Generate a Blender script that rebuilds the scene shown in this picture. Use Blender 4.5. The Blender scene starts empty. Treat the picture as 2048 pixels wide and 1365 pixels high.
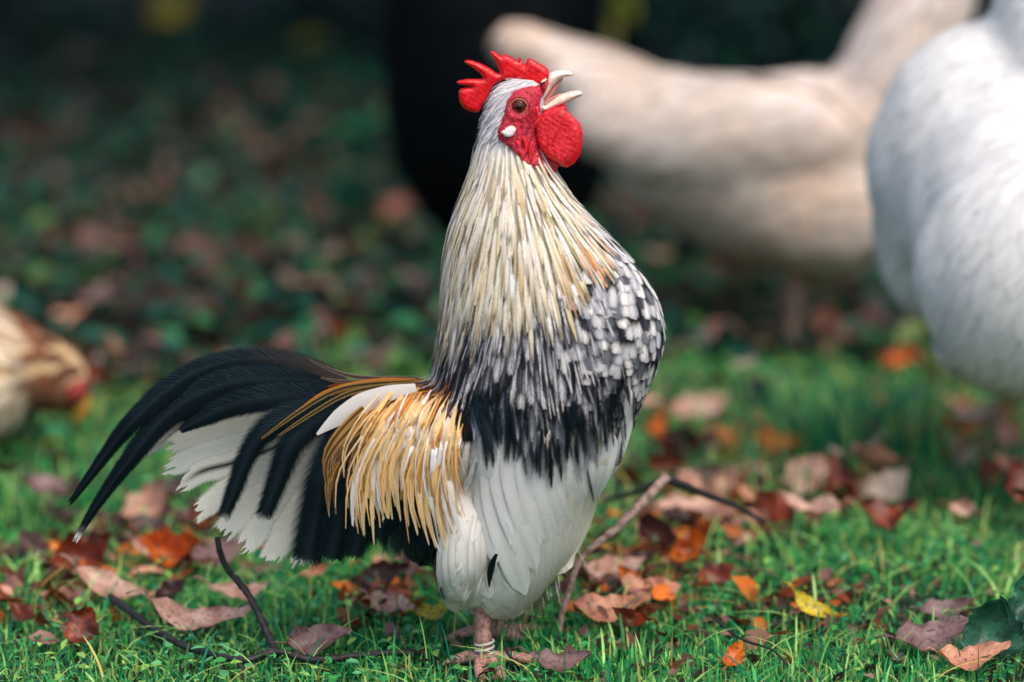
import bpy, bmesh, math, random
import numpy as np
from mathutils import Vector, Matrix
from mathutils.bvhtree import BVHTree
from mathutils.geometry import delaunay_2d_cdt

random.seed(7)
RNG = np.random.default_rng(7)
scene = bpy.context.scene
COL = scene.collection
R = math.radians

# ------------------------------------------------------------------ camera
PITCH = R(10.5)
CAM = Vector((0.0, -2.333, 0.709))
FPX = 100.0 / 36.0 * 2048.0
cam_data = bpy.data.cameras.new('camera')
cam_data.lens = 100.0
cam_data.sensor_width = 36.0
cam_data.clip_start = 0.05
cam_data.clip_end = 1000.0
cam_data.dof.use_dof = True
cam_data.dof.focus_distance = 2.36
cam_data.dof.aperture_fstop = 2.1
cam = bpy.data.objects.new('camera', cam_data)
COL.objects.link(cam)
cam.location = CAM
cam.rotation_euler = (math.pi / 2 - PITCH, 0, 0)
scene.camera = cam

# ------------------------------------------------------------------ sky and sun
SUN_EL, SUN_AZ = R(60), R(150)      # azimuth measured from +Y clockwise: behind the camera, to the right
world = bpy.data.worlds.new('World')
scene.world = world
world.use_nodes = True
wn = world.node_tree
bg = wn.nodes['Background']
sky_tex = wn.nodes.new('ShaderNodeTexSky')
sky_tex.sky_type = 'NISHITA'
sky_tex.sun_disc = False
sky_tex.sun_elevation = SUN_EL
sky_tex.sun_rotation = SUN_AZ
sky_tex.dust_density = 3.0
sky_tex.air_density = 1.0
wn.links.new(sky_tex.outputs[0], bg.inputs[0])
bg.inputs[1].default_value = 0.122
sun_data = bpy.data.lights.new('sun', 'SUN')
sun_data.energy = 1.35
sun_data.angle = R(42)
sun_data.color = (1.0, 0.89, 0.74)
sun = bpy.data.objects.new('sun', sun_data)
COL.objects.link(sun)
sd = Vector((math.sin(SUN_AZ) * math.cos(SUN_EL), math.cos(SUN_AZ) * math.cos(SUN_EL), math.sin(SUN_EL)))
sun.rotation_euler = sd.to_track_quat('Z', 'Y').to_euler()
sun.location = sd * 20

scene.view_settings.view_transform = 'Standard'
scene.view_settings.look = 'None'
scene.view_settings.gamma = 1.0
scene.view_settings.use_curve_mapping = False
scene.view_settings.exposure = 0.90
scene.render.engine = 'CYCLES'
scene.cycles.use_denoising = True
scene.cycles.max_bounces = 6
scene.cycles.transparent_max_bounces = 24

# ------------------------------------------------------------------ helpers
UPV = Vector((0, math.sin(PITCH), math.cos(PITCH)))
FWD = Vector((0, math.cos(PITCH), -math.sin(PITCH)))

def ray(px, py):
    return FWD + Vector(((px - 1024.0) / FPX, 0, 0)) + UPV * (-(py - 682.5) / FPX)

def W(px, py, y=0.0):
    """point of the upright plane at depth y that the photo shows at px, py"""
    d = ray(px, py)
    return CAM + d * ((y - CAM.y) / d.y)

def proj(p):
    q = Vector(p) - CAM
    z = q.dot(FWD)
    return 1024.0 + FPX * q.x / z, 682.5 - FPX * q.dot(UPV) / z

def gz(x, y):
    """height of the ground"""
    far = min(1.0, max(0.0, (abs(y - 0.05) + abs(x) * 0.4 - 0.15) / 0.8))
    return far * (0.012 * math.sin(x * 5.1 + y * 2.3) + 0.010 * math.sin(y * 6.7 - x * 3.1 + 1.0) + 0.006 * math.sin(x * 13 + y * 9))

def G(px, py):
    d = ray(px, py)
    t = -CAM.z / d.z
    p = CAM + d * t
    return Vector((p.x, p.y, gz(p.x, p.y)))

def mm(y):
    return (y - CAM.y) / math.cos(PITCH) / FPX * 1.0    # metres per photo pixel at depth y (about)

def c(r, g, b):
    f = lambda v: (v / 255.0) / 12.92 if v <= 10 else (((v / 255.0) + 0.055) / 1.055) ** 2.4
    return np.array((f(r), f(g), f(b)))

def lerp(a, b, t):
    return a + (b - a) * t

def catmull(pts, n):
    """n points evenly spread along a smooth curve through pts (rows of any width)"""
    P = np.array(pts, float)
    P = np.vstack([2 * P[0] - P[1], P, 2 * P[-1] - P[-2]])
    out = []
    m = len(P) - 3
    for k in range(m * 12 + 1):
        s = min(k / 12.0, m - 1e-9)
        i = int(s); t = s - i
        a, b, cc, d = P[i], P[i + 1], P[i + 2], P[i + 3]
        out.append(0.5 * ((2 * b) + (-a + cc) * t + (2 * a - 5 * b + 4 * cc - d) * t * t + (-a + 3 * b - 3 * cc + d) * t ** 3))
    out = np.array(out)
    seg = np.r_[0, np.cumsum(np.linalg.norm(np.diff(out[:, :2], axis=0), axis=1) + 1e-9)]
    q = np.linspace(0, seg[-1], n)
    return np.stack([np.interp(q, seg, out[:, j]) for j in range(out.shape[1])], 1)

def link(o, parent=None):
    COL.objects.link(o)
    if parent is not None:
        o.parent = parent
        o.matrix_parent_inverse = Matrix.Translation(-parent.location) if parent.parent is None and parent.type == 'EMPTY' else Matrix.Identity(4)
    return o

def mesh(name, verts, faces, mat, parent=None, smooth=True, col=None, fc=None, fu=None):
    me = bpy.data.meshes.new(name)
    me.from_pydata([tuple(v) for v in verts], [], faces)
    if smooth:
        me.polygons.foreach_set('use_smooth', [True] * len(me.polygons))
    if col is not None:
        a = me.color_attributes.new('Col', 'FLOAT_COLOR', 'POINT')
        ca = np.ones((len(verts), 4), np.float32); ca[:, :3] = col
        a.data.foreach_set('color', ca.ravel())
    for nm, arr in (('fc', fc), ('fu', fu)):
        if arr is not None:
            a = me.attributes.new(nm, 'FLOAT_VECTOR', 'POINT')
            a.data.foreach_set('vector', np.asarray(arr, np.float32).ravel())
    me.materials.append(mat)
    me.update()
    return link(bpy.data.objects.new(name, me), parent)

def empty(name, loc, label, cat, group=None):
    o = bpy.data.objects.new(name, None)
    o.empty_display_size = 0.05
    COL.objects.link(o)
    o.location = loc
    tag(o, label, cat, group)
    return o

def tag(o, label=None, cat=None, group=None, kind=None):
    if label: o['label'] = label
    if cat: o['category'] = cat
    if group: o['group'] = group
    if kind: o['kind'] = kind
    return o

class Bag:
    """collects many ribbons into one mesh"""
    def __init__(s): s.v, s.f, s.c, s.fc, s.fu, s.n = [], [], [], [], [], 0
    def add(s, v, f, col, fc, fu):
        s.v.append(v); s.c.append(col); s.fc.append(fc); s.fu.append(fu)
        s.f.extend([tuple(i + s.n for i in q) for q in f]); s.n += len(v)
    def build(s, name, mat, parent=None):
        return mesh(name, np.vstack(s.v), s.f, mat, parent, True, np.vstack(s.c), np.vstack(s.fc), np.vstack(s.fu))

# ------------------------------------------------------------------ materials
def new_mat(name):
    m = bpy.data.materials.new(name)
    m.use_nodes = True
    nt = m.node_tree
    return m, nt, nt.nodes['Principled BSDF'], nt.nodes['Material Output']

def N(nt, typ, **kw):
    n = nt.nodes.new(typ)
    for k, v in kw.items():
        setattr(n, k, v)
    return n

def math_node(nt, op, a, b=None, clamp=False):
    n = nt.nodes.new('ShaderNodeMath'); n.operation = op; n.use_clamp = clamp
    for i, v in enumerate((a, b)):
        if v is None: continue
        if isinstance(v, (int, float)): n.inputs[i].default_value = v
        else: nt.links.new(v, n.inputs[i])
    return n.outputs[0]

def feather_mat(name, rough=0.6, spec=0.25, fray=0.35, streak=0.5, barb=650.0, sheen=0.0, bump=0.35, tint=None, trans=0.0, lengthwise=0.0, ragged=0.06, soft=0.30):
    m, nt, bsdf, out = new_mat(name)
    L = nt.links
    col = N(nt, 'ShaderNodeAttribute', attribute_name='Col')
    fc = N(nt, 'ShaderNodeAttribute', attribute_name='fc')
    fu = N(nt, 'ShaderNodeAttribute', attribute_name='fu')
    sx = N(nt, 'ShaderNodeSeparateXYZ'); L.new(fc.outputs['Vector'], sx.inputs[0])
    su = N(nt, 'ShaderNodeSeparateXYZ'); L.new(fu.outputs['Vector'], su.inputs[0])
    ax = math_node(nt, 'ABSOLUTE', sx.outputs[0])
    b = math_node(nt, 'SUBTRACT', sx.outputs[1], math_node(nt, 'MULTIPLY', ax, 1.6))
    cmb = N(nt, 'ShaderNodeCombineXYZ')
    L.new(math_node(nt, 'MULTIPLY', b, barb), cmb.inputs[0])
    L.new(math_node(nt, 'MULTIPLY', sx.outputs[0], 90.0), cmb.inputs[1])
    L.new(math_node(nt, 'MULTIPLY', sx.outputs[2], 57.0), cmb.inputs[2])
    nz = N(nt, 'ShaderNodeTexNoise'); nz.inputs['Scale'].default_value = 1.0; nz.inputs['Detail'].default_value = 2.5
    nz.inputs['Roughness'].default_value = 0.65
    L.new(cmb.outputs[0], nz.inputs['Vector'])
    # streaks along the barbs
    f = math_node(nt, 'ADD', math_node(nt, 'MULTIPLY', nz.outputs['Fac'], streak * 2), 1.0 - streak)
    def strand(kx, ky, kz):
        cb = N(nt, 'ShaderNodeCombineXYZ')
        L.new(math_node(nt, 'MULTIPLY', sx.outputs[0], kx), cb.inputs[0]); L.new(math_node(nt, 'MULTIPLY', sx.outputs[1], ky), cb.inputs[1]); L.new(math_node(nt, 'MULTIPLY', sx.outputs[2], kz), cb.inputs[2])
        q = N(nt, 'ShaderNodeTexNoise'); q.inputs['Scale'].default_value = 1.0; q.inputs['Detail'].default_value = 2.0
        L.new(cb.outputs[0], q.inputs['Vector'])
        return q.outputs['Fac']
    if lengthwise > 0:
        f = math_node(nt, 'MULTIPLY', f, math_node(nt, 'ADD', math_node(nt, 'MULTIPLY', strand(1300.0, 45.0, 91.0), lengthwise * 2), 1.0 - lengthwise))
    rag = math_node(nt, 'ADD', math_node(nt, 'MULTIPLY', strand(480.0, 60.0, 33.0), .45), math_node(nt, 'MULTIPLY', strand(90.0, 30.0, 71.0), .55))
    mul = N(nt, 'ShaderNodeVectorMath', operation='SCALE'); L.new(col.outputs['Color'], mul.inputs[0]); L.new(f, mul.inputs['Scale'])
    L.new(mul.outputs[0], bsdf.inputs['Base Color'])
    bsdf.inputs['Roughness'].default_value = rough
    bsdf.inputs['Specular IOR Level'].default_value = spec
    if tint is not None: bsdf.inputs['Specular Tint'].default_value = (*tint, 1)
    bsdf.inputs['Sheen Weight'].default_value = sheen
    bsdf.inputs['Sheen Roughness'].default_value = 0.5
    bp = N(nt, 'ShaderNodeBump'); bp.inputs['Strength'].default_value = bump; bp.inputs['Distance'].default_value = 0.0006
    L.new(nz.outputs['Fac'], bp.inputs['Height']); L.new(bp.outputs[0], bsdf.inputs['Normal'])
    # frayed rim: barbs end at different lengths
    cf = N(nt, 'ShaderNodeCombineXYZ')
    L.new(math_node(nt, 'MULTIPLY', b, 1500.0), cf.inputs[0]); L.new(math_node(nt, 'MULTIPLY', sx.outputs[0], 60.0), cf.inputs[1]); L.new(math_node(nt, 'MULTIPLY', sx.outputs[2], 57.0), cf.inputs[2])
    nf = N(nt, 'ShaderNodeTexNoise'); nf.inputs['Scale'].default_value = 1.0; nf.inputs['Detail'].default_value = 1.0; L.new(cf.outputs[0], nf.inputs['Vector'])
    fine = nf.outputs['Fac']
    au = math_node(nt, 'ABSOLUTE', su.outputs[0])
    tip = math_node(nt, 'POWER', su.outputs[1], 9.0)
    e = math_node(nt, 'MAXIMUM', au, tip)
    m_ = math_node(nt, 'DIVIDE', math_node(nt, 'SUBTRACT', 1.0, e), math_node(nt, 'MULTIPLY', math_node(nt, 'ADD', su.outputs[2], 0.02), fray))
    keep = math_node(nt, 'MULTIPLY', math_node(nt, 'SUBTRACT', math_node(nt, 'ADD', m_, soft), math_node(nt, 'MULTIPLY', fine, 0.9)), 1.6, True)
    full = math_node(nt, 'GREATER_THAN', math_node(nt, 'SUBTRACT', 1.0, su.outputs[1]), math_node(nt, 'MULTIPLY', math_node(nt, 'SUBTRACT', rag, 0.32), ragged * 4.0))
    keep = math_node(nt, 'MULTIPLY', keep, full)
    tr = N(nt, 'ShaderNodeBsdfTransparent')
    mix = N(nt, 'ShaderNodeMixShader'); L.new(keep, mix.inputs[0]); L.new(tr.outputs[0], mix.inputs[1])
    if trans > 0:
        tl = N(nt, 'ShaderNodeBsdfTranslucent'); L.new(mul.outputs[0], tl.inputs[0])
        m2 = N(nt, 'ShaderNodeMixShader'); m2.inputs[0].default_value = trans
        L.new(bsdf.outputs[0], m2.inputs[1]); L.new(tl.outputs[0], m2.inputs[2]); L.new(m2.outputs[0], mix.inputs[2])
    else:
        L.new(bsdf.outputs[0], mix.inputs[2])
    L.new(mix.outputs[0], out.inputs['Surface'])
    return m

def simple_mat(name, col, rough=0.6, spec=0.3, noise=0.25, scale=200.0, bump=0.0, bump_dist=0.001, attr=False, sss=0.0, sss_r=(0.004, 0.001, 0.0005), col2=None, trans=0.0, sheen=0.0, coat=0.0, detail=4.0):
    m, nt, bsdf, out = new_mat(name)
    L = nt.links
    tc = N(nt, 'ShaderNodeTexCoord')
    nz = N(nt, 'ShaderNodeTexNoise'); nz.inputs['Scale'].default_value = scale; nz.inputs['Detail'].default_value = detail
    L.new(tc.outputs['Object'], nz.inputs['Vector'])
    if attr:
        a = N(nt, 'ShaderNodeAttribute', attribute_name='Col'); src = a.outputs['Color']
    elif col2 is not None:
        mx = N(nt, 'ShaderNodeMix', data_type='RGBA')
        rmp = N(nt, 'ShaderNodeMapRange'); rmp.inputs[1].default_value = 0.35; rmp.inputs[2].default_value = 0.65
        L.new(nz.outputs['Fac'], rmp.inputs[0]); L.new(rmp.outputs[0], mx.inputs[0])
        mx.inputs[6].default_value = (*col, 1); mx.inputs[7].default_value = (*col2, 1)
        src = mx.outputs[2]
    else:
        rgb = N(nt, 'ShaderNodeRGB'); rgb.outputs[0].default_value = (*col, 1); src = rgb.outputs[0]
    f = math_node(nt, 'ADD', math_node(nt, 'MULTIPLY', nz.outputs['Fac'], noise * 2), 1.0 - noise)
    mul = N(nt, 'ShaderNodeVectorMath', operation='SCALE'); L.new(src, mul.inputs[0]); L.new(f, mul.inputs['Scale'])
    L.new(mul.outputs[0], bsdf.inputs['Base Color'])
    bsdf.inputs['Roughness'].default_value = rough
    bsdf.inputs['Specular IOR Level'].default_value = spec
    bsdf.inputs['Sheen Weight'].default_value = sheen
    bsdf.inputs['Coat Weight'].default_value = coat
    if sss > 0:
        bsdf.inputs['Subsurface Weight'].default_value = sss
        bsdf.inputs['Subsurface Radius'].default_value = sss_r
        bsdf.inputs['Subsurface Scale'].default_value = 1.0
    if bump > 0:
        bp = N(nt, 'ShaderNodeBump'); bp.inputs['Strength'].default_value = bump; bp.inputs['Distance'].default_value = bump_dist
        L.new(nz.outputs['Fac'], bp.inputs['Height']); L.new(bp.outputs[0], bsdf.inputs['Normal'])
    if trans > 0:
        tl = N(nt, 'ShaderNodeBsdfTranslucent'); L.new(mul.outputs[0], tl.inputs[0])
        mix = N(nt, 'ShaderNodeMixShader'); mix.inputs[0].default_value = trans
        L.new(bsdf.outputs[0], mix.inputs[1]); L.new(tl.outputs[0], mix.inputs[2]); L.new(mix.outputs[0], out.inputs['Surface'])
    return m

M_FEATHER = feather_mat('soft_feather', rough=0.75, spec=0.12, fray=0.85, soft=0.2, streak=0.25, trans=0.15, lengthwise=0.30, ragged=0.10)
M_SADDLE = feather_mat('saddle_feather', rough=0.75, spec=0.08, fray=0.7, soft=0.3, streak=0.15, trans=0.22, lengthwise=0.30, ragged=0.06)
M_FLIGHT = feather_mat('white_flight_feather', rough=0.6, spec=0.2, fray=0.16, streak=0.13, bump=0.25, trans=0.10, ragged=0.015)
M_BLACK = feather_mat('glossy_black_feather', rough=0.40, spec=0.32, fray=0.5, soft=0.2, streak=0.5, bump=1.0, tint=(0.45, 0.8, 1.0), ragged=0.05)
M_TAILWHITE = feather_mat('white_tail_feather', rough=0.65, spec=0.15, fray=0.34, streak=0.18, barb=420.0, trans=0.25, ragged=0.11)
M_DOWN = simple_mat('under_down', (0.06, 0.055, 0.05), rough=0.9, noise=0.4, attr=True)
M_COMB = simple_mat('red_comb_skin', c(238, 10, 24), col2=c(190, 6, 22), rough=0.36, spec=0.5, noise=0.2, scale=260, bump=0.35, bump_dist=0.0009, sss=0.5, sss_r=(0.008, 0.0014, 0.0008))
M_FACE = simple_mat('red_face_skin', c(158, 12, 36), rough=0.5, spec=0.35, noise=0.5, scale=560, bump=0.8, bump_dist=0.0016, sss=0.25, col2=c(204, 52, 72))
M_WATTLE = simple_mat('red_wattle_skin', c(214, 10, 26), rough=0.42, spec=0.4, noise=0.25, scale=380, bump=0.7, bump_dist=0.0012, sss=0.35, col2=c(232, 56, 68))
M_LOBE = simple_mat('white_earlobe_skin', c(232, 222, 220), rough=0.5, noise=0.1, scale=300, bump=0.3, sss=0.3)
M_BEAK = simple_mat('ivory_beak_horn', c(238, 208, 184), rough=0.4, spec=0.4, noise=0.14, scale=160, col2=c(246, 232, 218))
M_MOUTH = simple_mat('pink_mouth_lining', c(206, 146, 134), rough=0.4, noise=0.2, scale=200, sss=0.3)
M_IRIS = simple_mat('amber_iris', c(120, 42, 22), rough=0.3, noise=0.5, scale=900, col2=c(80, 22, 14))
M_PUPIL = simple_mat('black_pupil', (0.004, 0.004, 0.005), rough=0.1, spec=0.6, noise=0.0)
M_LID = simple_mat('pale_eyelid_skin', c(176, 96, 78), rough=0.5, noise=0.3, scale=700, bump=0.4)
M_CORNEA, _nt, _b, _o = new_mat('eye_cornea')
_b.inputs['Transmission Weight'].default_value = 1.0; _b.inputs['Roughness'].default_value = 0.02; _b.inputs['IOR'].default_value = 1.2
M_SHANK = simple_mat('scaly_pink_shank', c(206, 160, 146), rough=0.5, spec=0.35, noise=0.45, scale=300, bump=0.7, bump_dist=0.0014, col2=c(132, 84, 78))
M_CLAW = simple_mat('horn_claw', c(170, 140, 115), rough=0.35, noise=0.2, scale=200)
M_RING = simple_mat('white_plastic_ring', c(198, 192, 184), rough=0.35, noise=0.08, scale=100)
M_TWIG_DARK = simple_mat('wet_dark_bark', c(52, 44, 46), rough=0.55, spec=0.4, noise=0.6, scale=160, bump=0.9, bump_dist=0.003, col2=c(28, 26, 30))
M_TWIG_PALE = simple_mat('pale_bark', c(168, 142, 130), rough=0.75, noise=0.5, scale=130, bump=0.8, bump_dist=0.003, col2=c(92, 74, 66))
M_GRASS = simple_mat('grass_blades', (0, 0, 0), rough=0.5, spec=0.3, noise=0.25, scale=30, attr=True, trans=0.4)
M_COVER = simple_mat('ground_cover_leaves', (0, 0, 0), rough=0.5, spec=0.25, noise=0.35, scale=25, attr=True, trans=0.15)
M_CROWN = simple_mat('tree_leaves', (0, 0, 0), rough=0.5, spec=0.3, noise=0.3, scale=5, attr=True, trans=0.1)
M_TRUNK = simple_mat('tree_bark', c(60, 52, 46), rough=0.9, noise=0.5, scale=14, bump=1.0, bump_dist=0.03, col2=c(38, 34, 30))
M_HEN = feather_mat('hen_feather', rough=0.75, spec=0.06, fray=1.0, soft=0.15, streak=0.15, barb=350.0, trans=0.1)

def leaf_mat(name, col, col2, spots=0.0):
    m, nt, bsdf, out = new_mat(name)
    L = nt.links
    fu = N(nt, 'ShaderNodeAttribute', attribute_name='fu')
    su = N(nt, 'ShaderNodeSeparateXYZ'); L.new(fu.outputs['Vector'], su.inputs[0])
    tc = N(nt, 'ShaderNodeTexCoord')
    oi = N(nt, 'ShaderNodeObjectInfo')
    add = N(nt, 'ShaderNodeVectorMath', operation='ADD'); L.new(tc.outputs['Object'], add.inputs[0])
    cm = N(nt, 'ShaderNodeCombineXYZ'); L.new(math_node(nt, 'MULTIPLY', oi.outputs['Random'], 13.0), cm.inputs[0]); L.new(cm.outputs[0], add.inputs[1])
    nz = N(nt, 'ShaderNodeTexNoise'); nz.inputs['Scale'].default_value = 38; nz.inputs['Detail'].default_value = 5
    L.new(add.outputs[0], nz.inputs['Vector'])
    nf = N(nt, 'ShaderNodeTexNoise'); nf.inputs['Scale'].default_value = 260; nf.inputs['Detail'].default_value = 3
    L.new(add.outputs[0], nf.inputs['Vector'])
    mx = N(nt, 'ShaderNodeMix', data_type='RGBA')
    rm = N(nt, 'ShaderNodeMapRange'); rm.inputs[1].default_value = 0.38; rm.inputs[2].default_value = 0.62
    L.new(nz.outputs['Fac'], rm.inputs[0]); L.new(rm.outputs[0], mx.inputs[0])
    mx.inputs[6].default_value = (*col, 1); mx.inputs[7].default_value = (*col2, 1)
    # side veins, slanting away from the midrib, and the midrib itself
    au = math_node(nt, 'ABSOLUTE', su.outputs[0])
    ph = math_node(nt, 'MULTIPLY', math_node(nt, 'SUBTRACT', su.outputs[1], math_node(nt, 'MULTIPLY', au, 0.16)), 9.0)
    fr = math_node(nt, 'ABSOLUTE', math_node(nt, 'SUBTRACT', math_node(nt, 'FRACT', ph), 0.5))
    vein = math_node(nt, 'GREATER_THAN', fr, 0.44)
    mid = math_node(nt, 'LESS_THAN', au, 0.06)
    v = math_node(nt, 'MAXIMUM', vein, mid)
    mv = N(nt, 'ShaderNodeMix', data_type='RGBA'); L.new(math_node(nt, 'MULTIPLY', v, 0.3), mv.inputs[0])
    L.new(mx.outputs[2], mv.inputs[6]); mv.inputs[7].default_value = (*(np.array(col) * 0.45), 1)
    ms = N(nt, 'ShaderNodeMix', data_type='RGBA')
    sp = N(nt, 'ShaderNodeMapRange'); sp.inputs[1].default_value = 0.60 - 0.12 * spots; sp.inputs[2].default_value = 0.68 - 0.1 * spots
    L.new(nf.outputs['Fac'], sp.inputs[0]); L.new(math_node(nt, 'MULTIPLY', sp.outputs[0], 0.75), ms.inputs[0])
    L.new(mv.outputs[2], ms.inputs[6]); ms.inputs[7].default_value = (0.03, 0.015, 0.012, 1)
    nb = N(nt, 'ShaderNodeTexNoise'); nb.inputs['Scale'].default_value = 75; nb.inputs['Detail'].default_value = 6; L.new(add.outputs[0], nb.inputs['Vector'])
    rot = math_node(nt, 'MULTIPLY', math_node(nt, 'SUBTRACT', math_node(nt, 'ADD', nb.outputs['Fac'], math_node(nt, 'MULTIPLY', math_node(nt, 'POWER', au, 3.0), 0.16)), 0.56), 6.0, True)
    mr = N(nt, 'ShaderNodeMix', data_type='RGBA'); L.new(math_node(nt, 'MULTIPLY', rot, 0.6), mr.inputs[0]); L.new(ms.outputs[2], mr.inputs[6]); mr.inputs[7].default_value = (*(np.array(col2) * np.array((.42, .33, .3))), 1)
    ms = mr
    L.new(ms.outputs[2], bsdf.inputs['Base Color'])
    bsdf.inputs['Roughness'].default_value = 0.42
    bsdf.inputs['Specular IOR Level'].default_value = 0.45
    bp = N(nt, 'ShaderNodeBump'); bp.inputs['Strength'].default_value = 0.5; bp.inputs['Distance'].default_value = 0.0012
    hgt = math_node(nt, 'ADD', nf.outputs['Fac'], math_node(nt, 'MULTIPLY', v, 0.6))
    L.new(hgt, bp.inputs['Height']); L.new(bp.outputs[0], bsdf.inputs['Normal'])
    tl = N(nt, 'ShaderNodeBsdfTranslucent'); L.new(ms.outputs[2], tl.inputs[0])
    mix = N(nt, 'ShaderNodeMixShader'); mix.inputs[0].default_value = 0.18
    L.new(bsdf.outputs[0], mix.inputs[1]); L.new(tl.outputs[0], mix.inputs[2]); L.new(mix.outputs[0], out.inputs['Surface'])
    return m

LEAF = {
    'pink': leaf_mat('pale_pink_dead_leaf', c(220, 182, 162), c(182, 130, 110), .15),
    'tan': leaf_mat('tan_dead_leaf', c(218, 158, 124), c(178, 112, 88), .1),
    'orange': leaf_mat('orange_dead_leaf', c(226, 120, 26), c(170, 62, 14), 0.5),
    'rust': leaf_mat('rust_dead_leaf', c(150, 58, 20), c(78, 26, 14), 0.8),
    'dark': leaf_mat('dark_brown_dead_leaf', c(74, 30, 24), c(36, 18, 18), 0.4),
    'mauve': leaf_mat('mauve_grey_dead_leaf', c(138, 108, 106), c(98, 70, 70), 0.3),
    'yellow': leaf_mat('yellow_dead_leaf', c(214, 190, 30), c(170, 150, 30), 0.3),
    'pale': leaf_mat('bleached_dead_leaf', c(214, 190, 176), c(180, 160, 140)),
    'green': leaf_mat('green_weed_leaf', c(40, 104, 74), c(24, 70, 52)),
}

# ------------------------------------------------------------------ ground
def build_ground():
    xs = np.unique(np.concatenate([[-260, -120, -60, -30, -15, -8, -5], np.linspace(-3.5, 3.5, 90), [5, 8, 15, 30, 60, 120, 260]]))
    ys = np.unique(np.concatenate([[-120, -50, -20, -8, -4, -2], np.linspace(-1, 7, 130), [8, 10, 14, 22, 40, 80, 160, 400]]))
    V = [(x, y, gz(x, y) - 0.004) for y in ys for x in xs]
    nx = len(xs)
    F = [(j * nx + i, j * nx + i + 1, (j + 1) * nx + i + 1, (j + 1) * nx + i) for j in range(len(ys) - 1) for i in range(nx - 1)]
    m = simple_mat('dark_soil', c(36, 40, 34), rough=0.95, spec=0.1, noise=0.6, scale=9, bump=1.0, bump_dist=0.02, col2=c(52, 46, 40), detail=8)
    o = mesh('ground', V, F, m)
    tag(o, kind='structure', label='dark damp soil under the grass')
build_ground()

def hash_noise(x, y, s, seed=0.0):
    return (math.sin(x * s * 1.7 + y * s * 0.9 + seed) + math.sin(y * s * 1.9 - x * s * 1.1 + seed * 2.1) + math.sin((x + y) * s * 0.6 + seed * 0.7)) / 3.0

def ribbons(name, base, h, w, az, lean, col, mat, kind='stuff', label=None, seg=3, bend=1.0):
    """many grass blades as one mesh. base (n,3)"""
    n = len(base)
    t = np.linspace(0, 1, seg + 1)
    d = np.stack([np.cos(az), np.sin(az)], 1)
    side = np.stack([-np.sin(az + RNG.normal(0, 0.9, n)), np.cos(az)], 1)
    side /= np.linalg.norm(side, axis=1, keepdims=True)
    V = np.zeros((n, 2 * seg + 1, 3)); C = np.zeros((n, 2 * seg + 1, 3))
    for k in range(seg + 1):
        tt = t[k]
        ctr = base.copy()
        ctr[:, :2] += d * (h * lean * (0.25 * tt + 0.75 * tt ** 2) )[:, None]
        ctr[:, 2] += h * (tt - 0.35 * np.clip(lean, 0, 2) * tt ** 2)
        ww = w * (1.0 - 0.35 * tt) * 0.5
        shade = col
        if k < seg:
            V[:, 2 * k, :] = ctr; V[:, 2 * k + 1, :] = ctr
            V[:, 2 * k, :2] -= side * ww[:, None]; V[:, 2 * k + 1, :2] += side * ww[:, None]
            C[:, 2 * k] = shade; C[:, 2 * k + 1] = shade
        else:
            V[:, 2 * k] = ctr; C[:, 2 * k] = shade * 1.1
    loops, starts, totals = [], [], []
    off = (np.arange(n) * (2 * seg + 1))[:, None]
    quads = np.array([[2 * k, 2 * k + 1, 2 * k + 3, 2 * k + 2] for k in range(seg - 1)]).ravel()
    tri = np.array([2 * seg - 2, 2 * seg - 1, 2 * seg])
    pat = np.concatenate([quads, tri])
    loops = (off + pat[None, :]).ravel()
    tot = np.tile(np.array([4] * (seg - 1) + [3]), n)
    st = np.r_[0, np.cumsum(tot)[:-1]]
    me = bpy.data.meshes.new(name)
    me.vertices.add(n * (2 * seg + 1)); me.vertices.foreach_set('co', V.ravel())
    me.loops.add(len(loops)); me.loops.foreach_set('vertex_index', loops.astype(np.int32))
    me.polygons.add(len(tot)); me.polygons.foreach_set('loop_start', st.astype(np.int32)); me.polygons.foreach_set('loop_total', tot.astype(np.int32))
    me.polygons.foreach_set('use_smooth', np.ones(len(tot), bool))
    a = me.color_attributes.new('Col', 'FLOAT_COLOR', 'POINT')
    ca = np.ones((n * (2 * seg + 1), 4), np.float32); ca[:, :3] = C.reshape(-1, 3)
    a.data.foreach_set('color', ca.ravel())
    me.materials.append(mat); me.update(); me.validate()
    o = link(bpy.data.objects.new(name, me))
    tag(o, label=label, kind=kind)
    return o

def lawn_edge(x):
    return float(np.interp(x, [-1.2, -0.45, -0.1, 0.15, 0.35, 0.55, 0.8, 1.3], [0.86, 0.92, 1.35, 1.6, 1.5, 1.45, 1.65, 1.9])) + 0.14 * hash_noise(x, 0.3, 5.1, 4.0)

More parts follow.
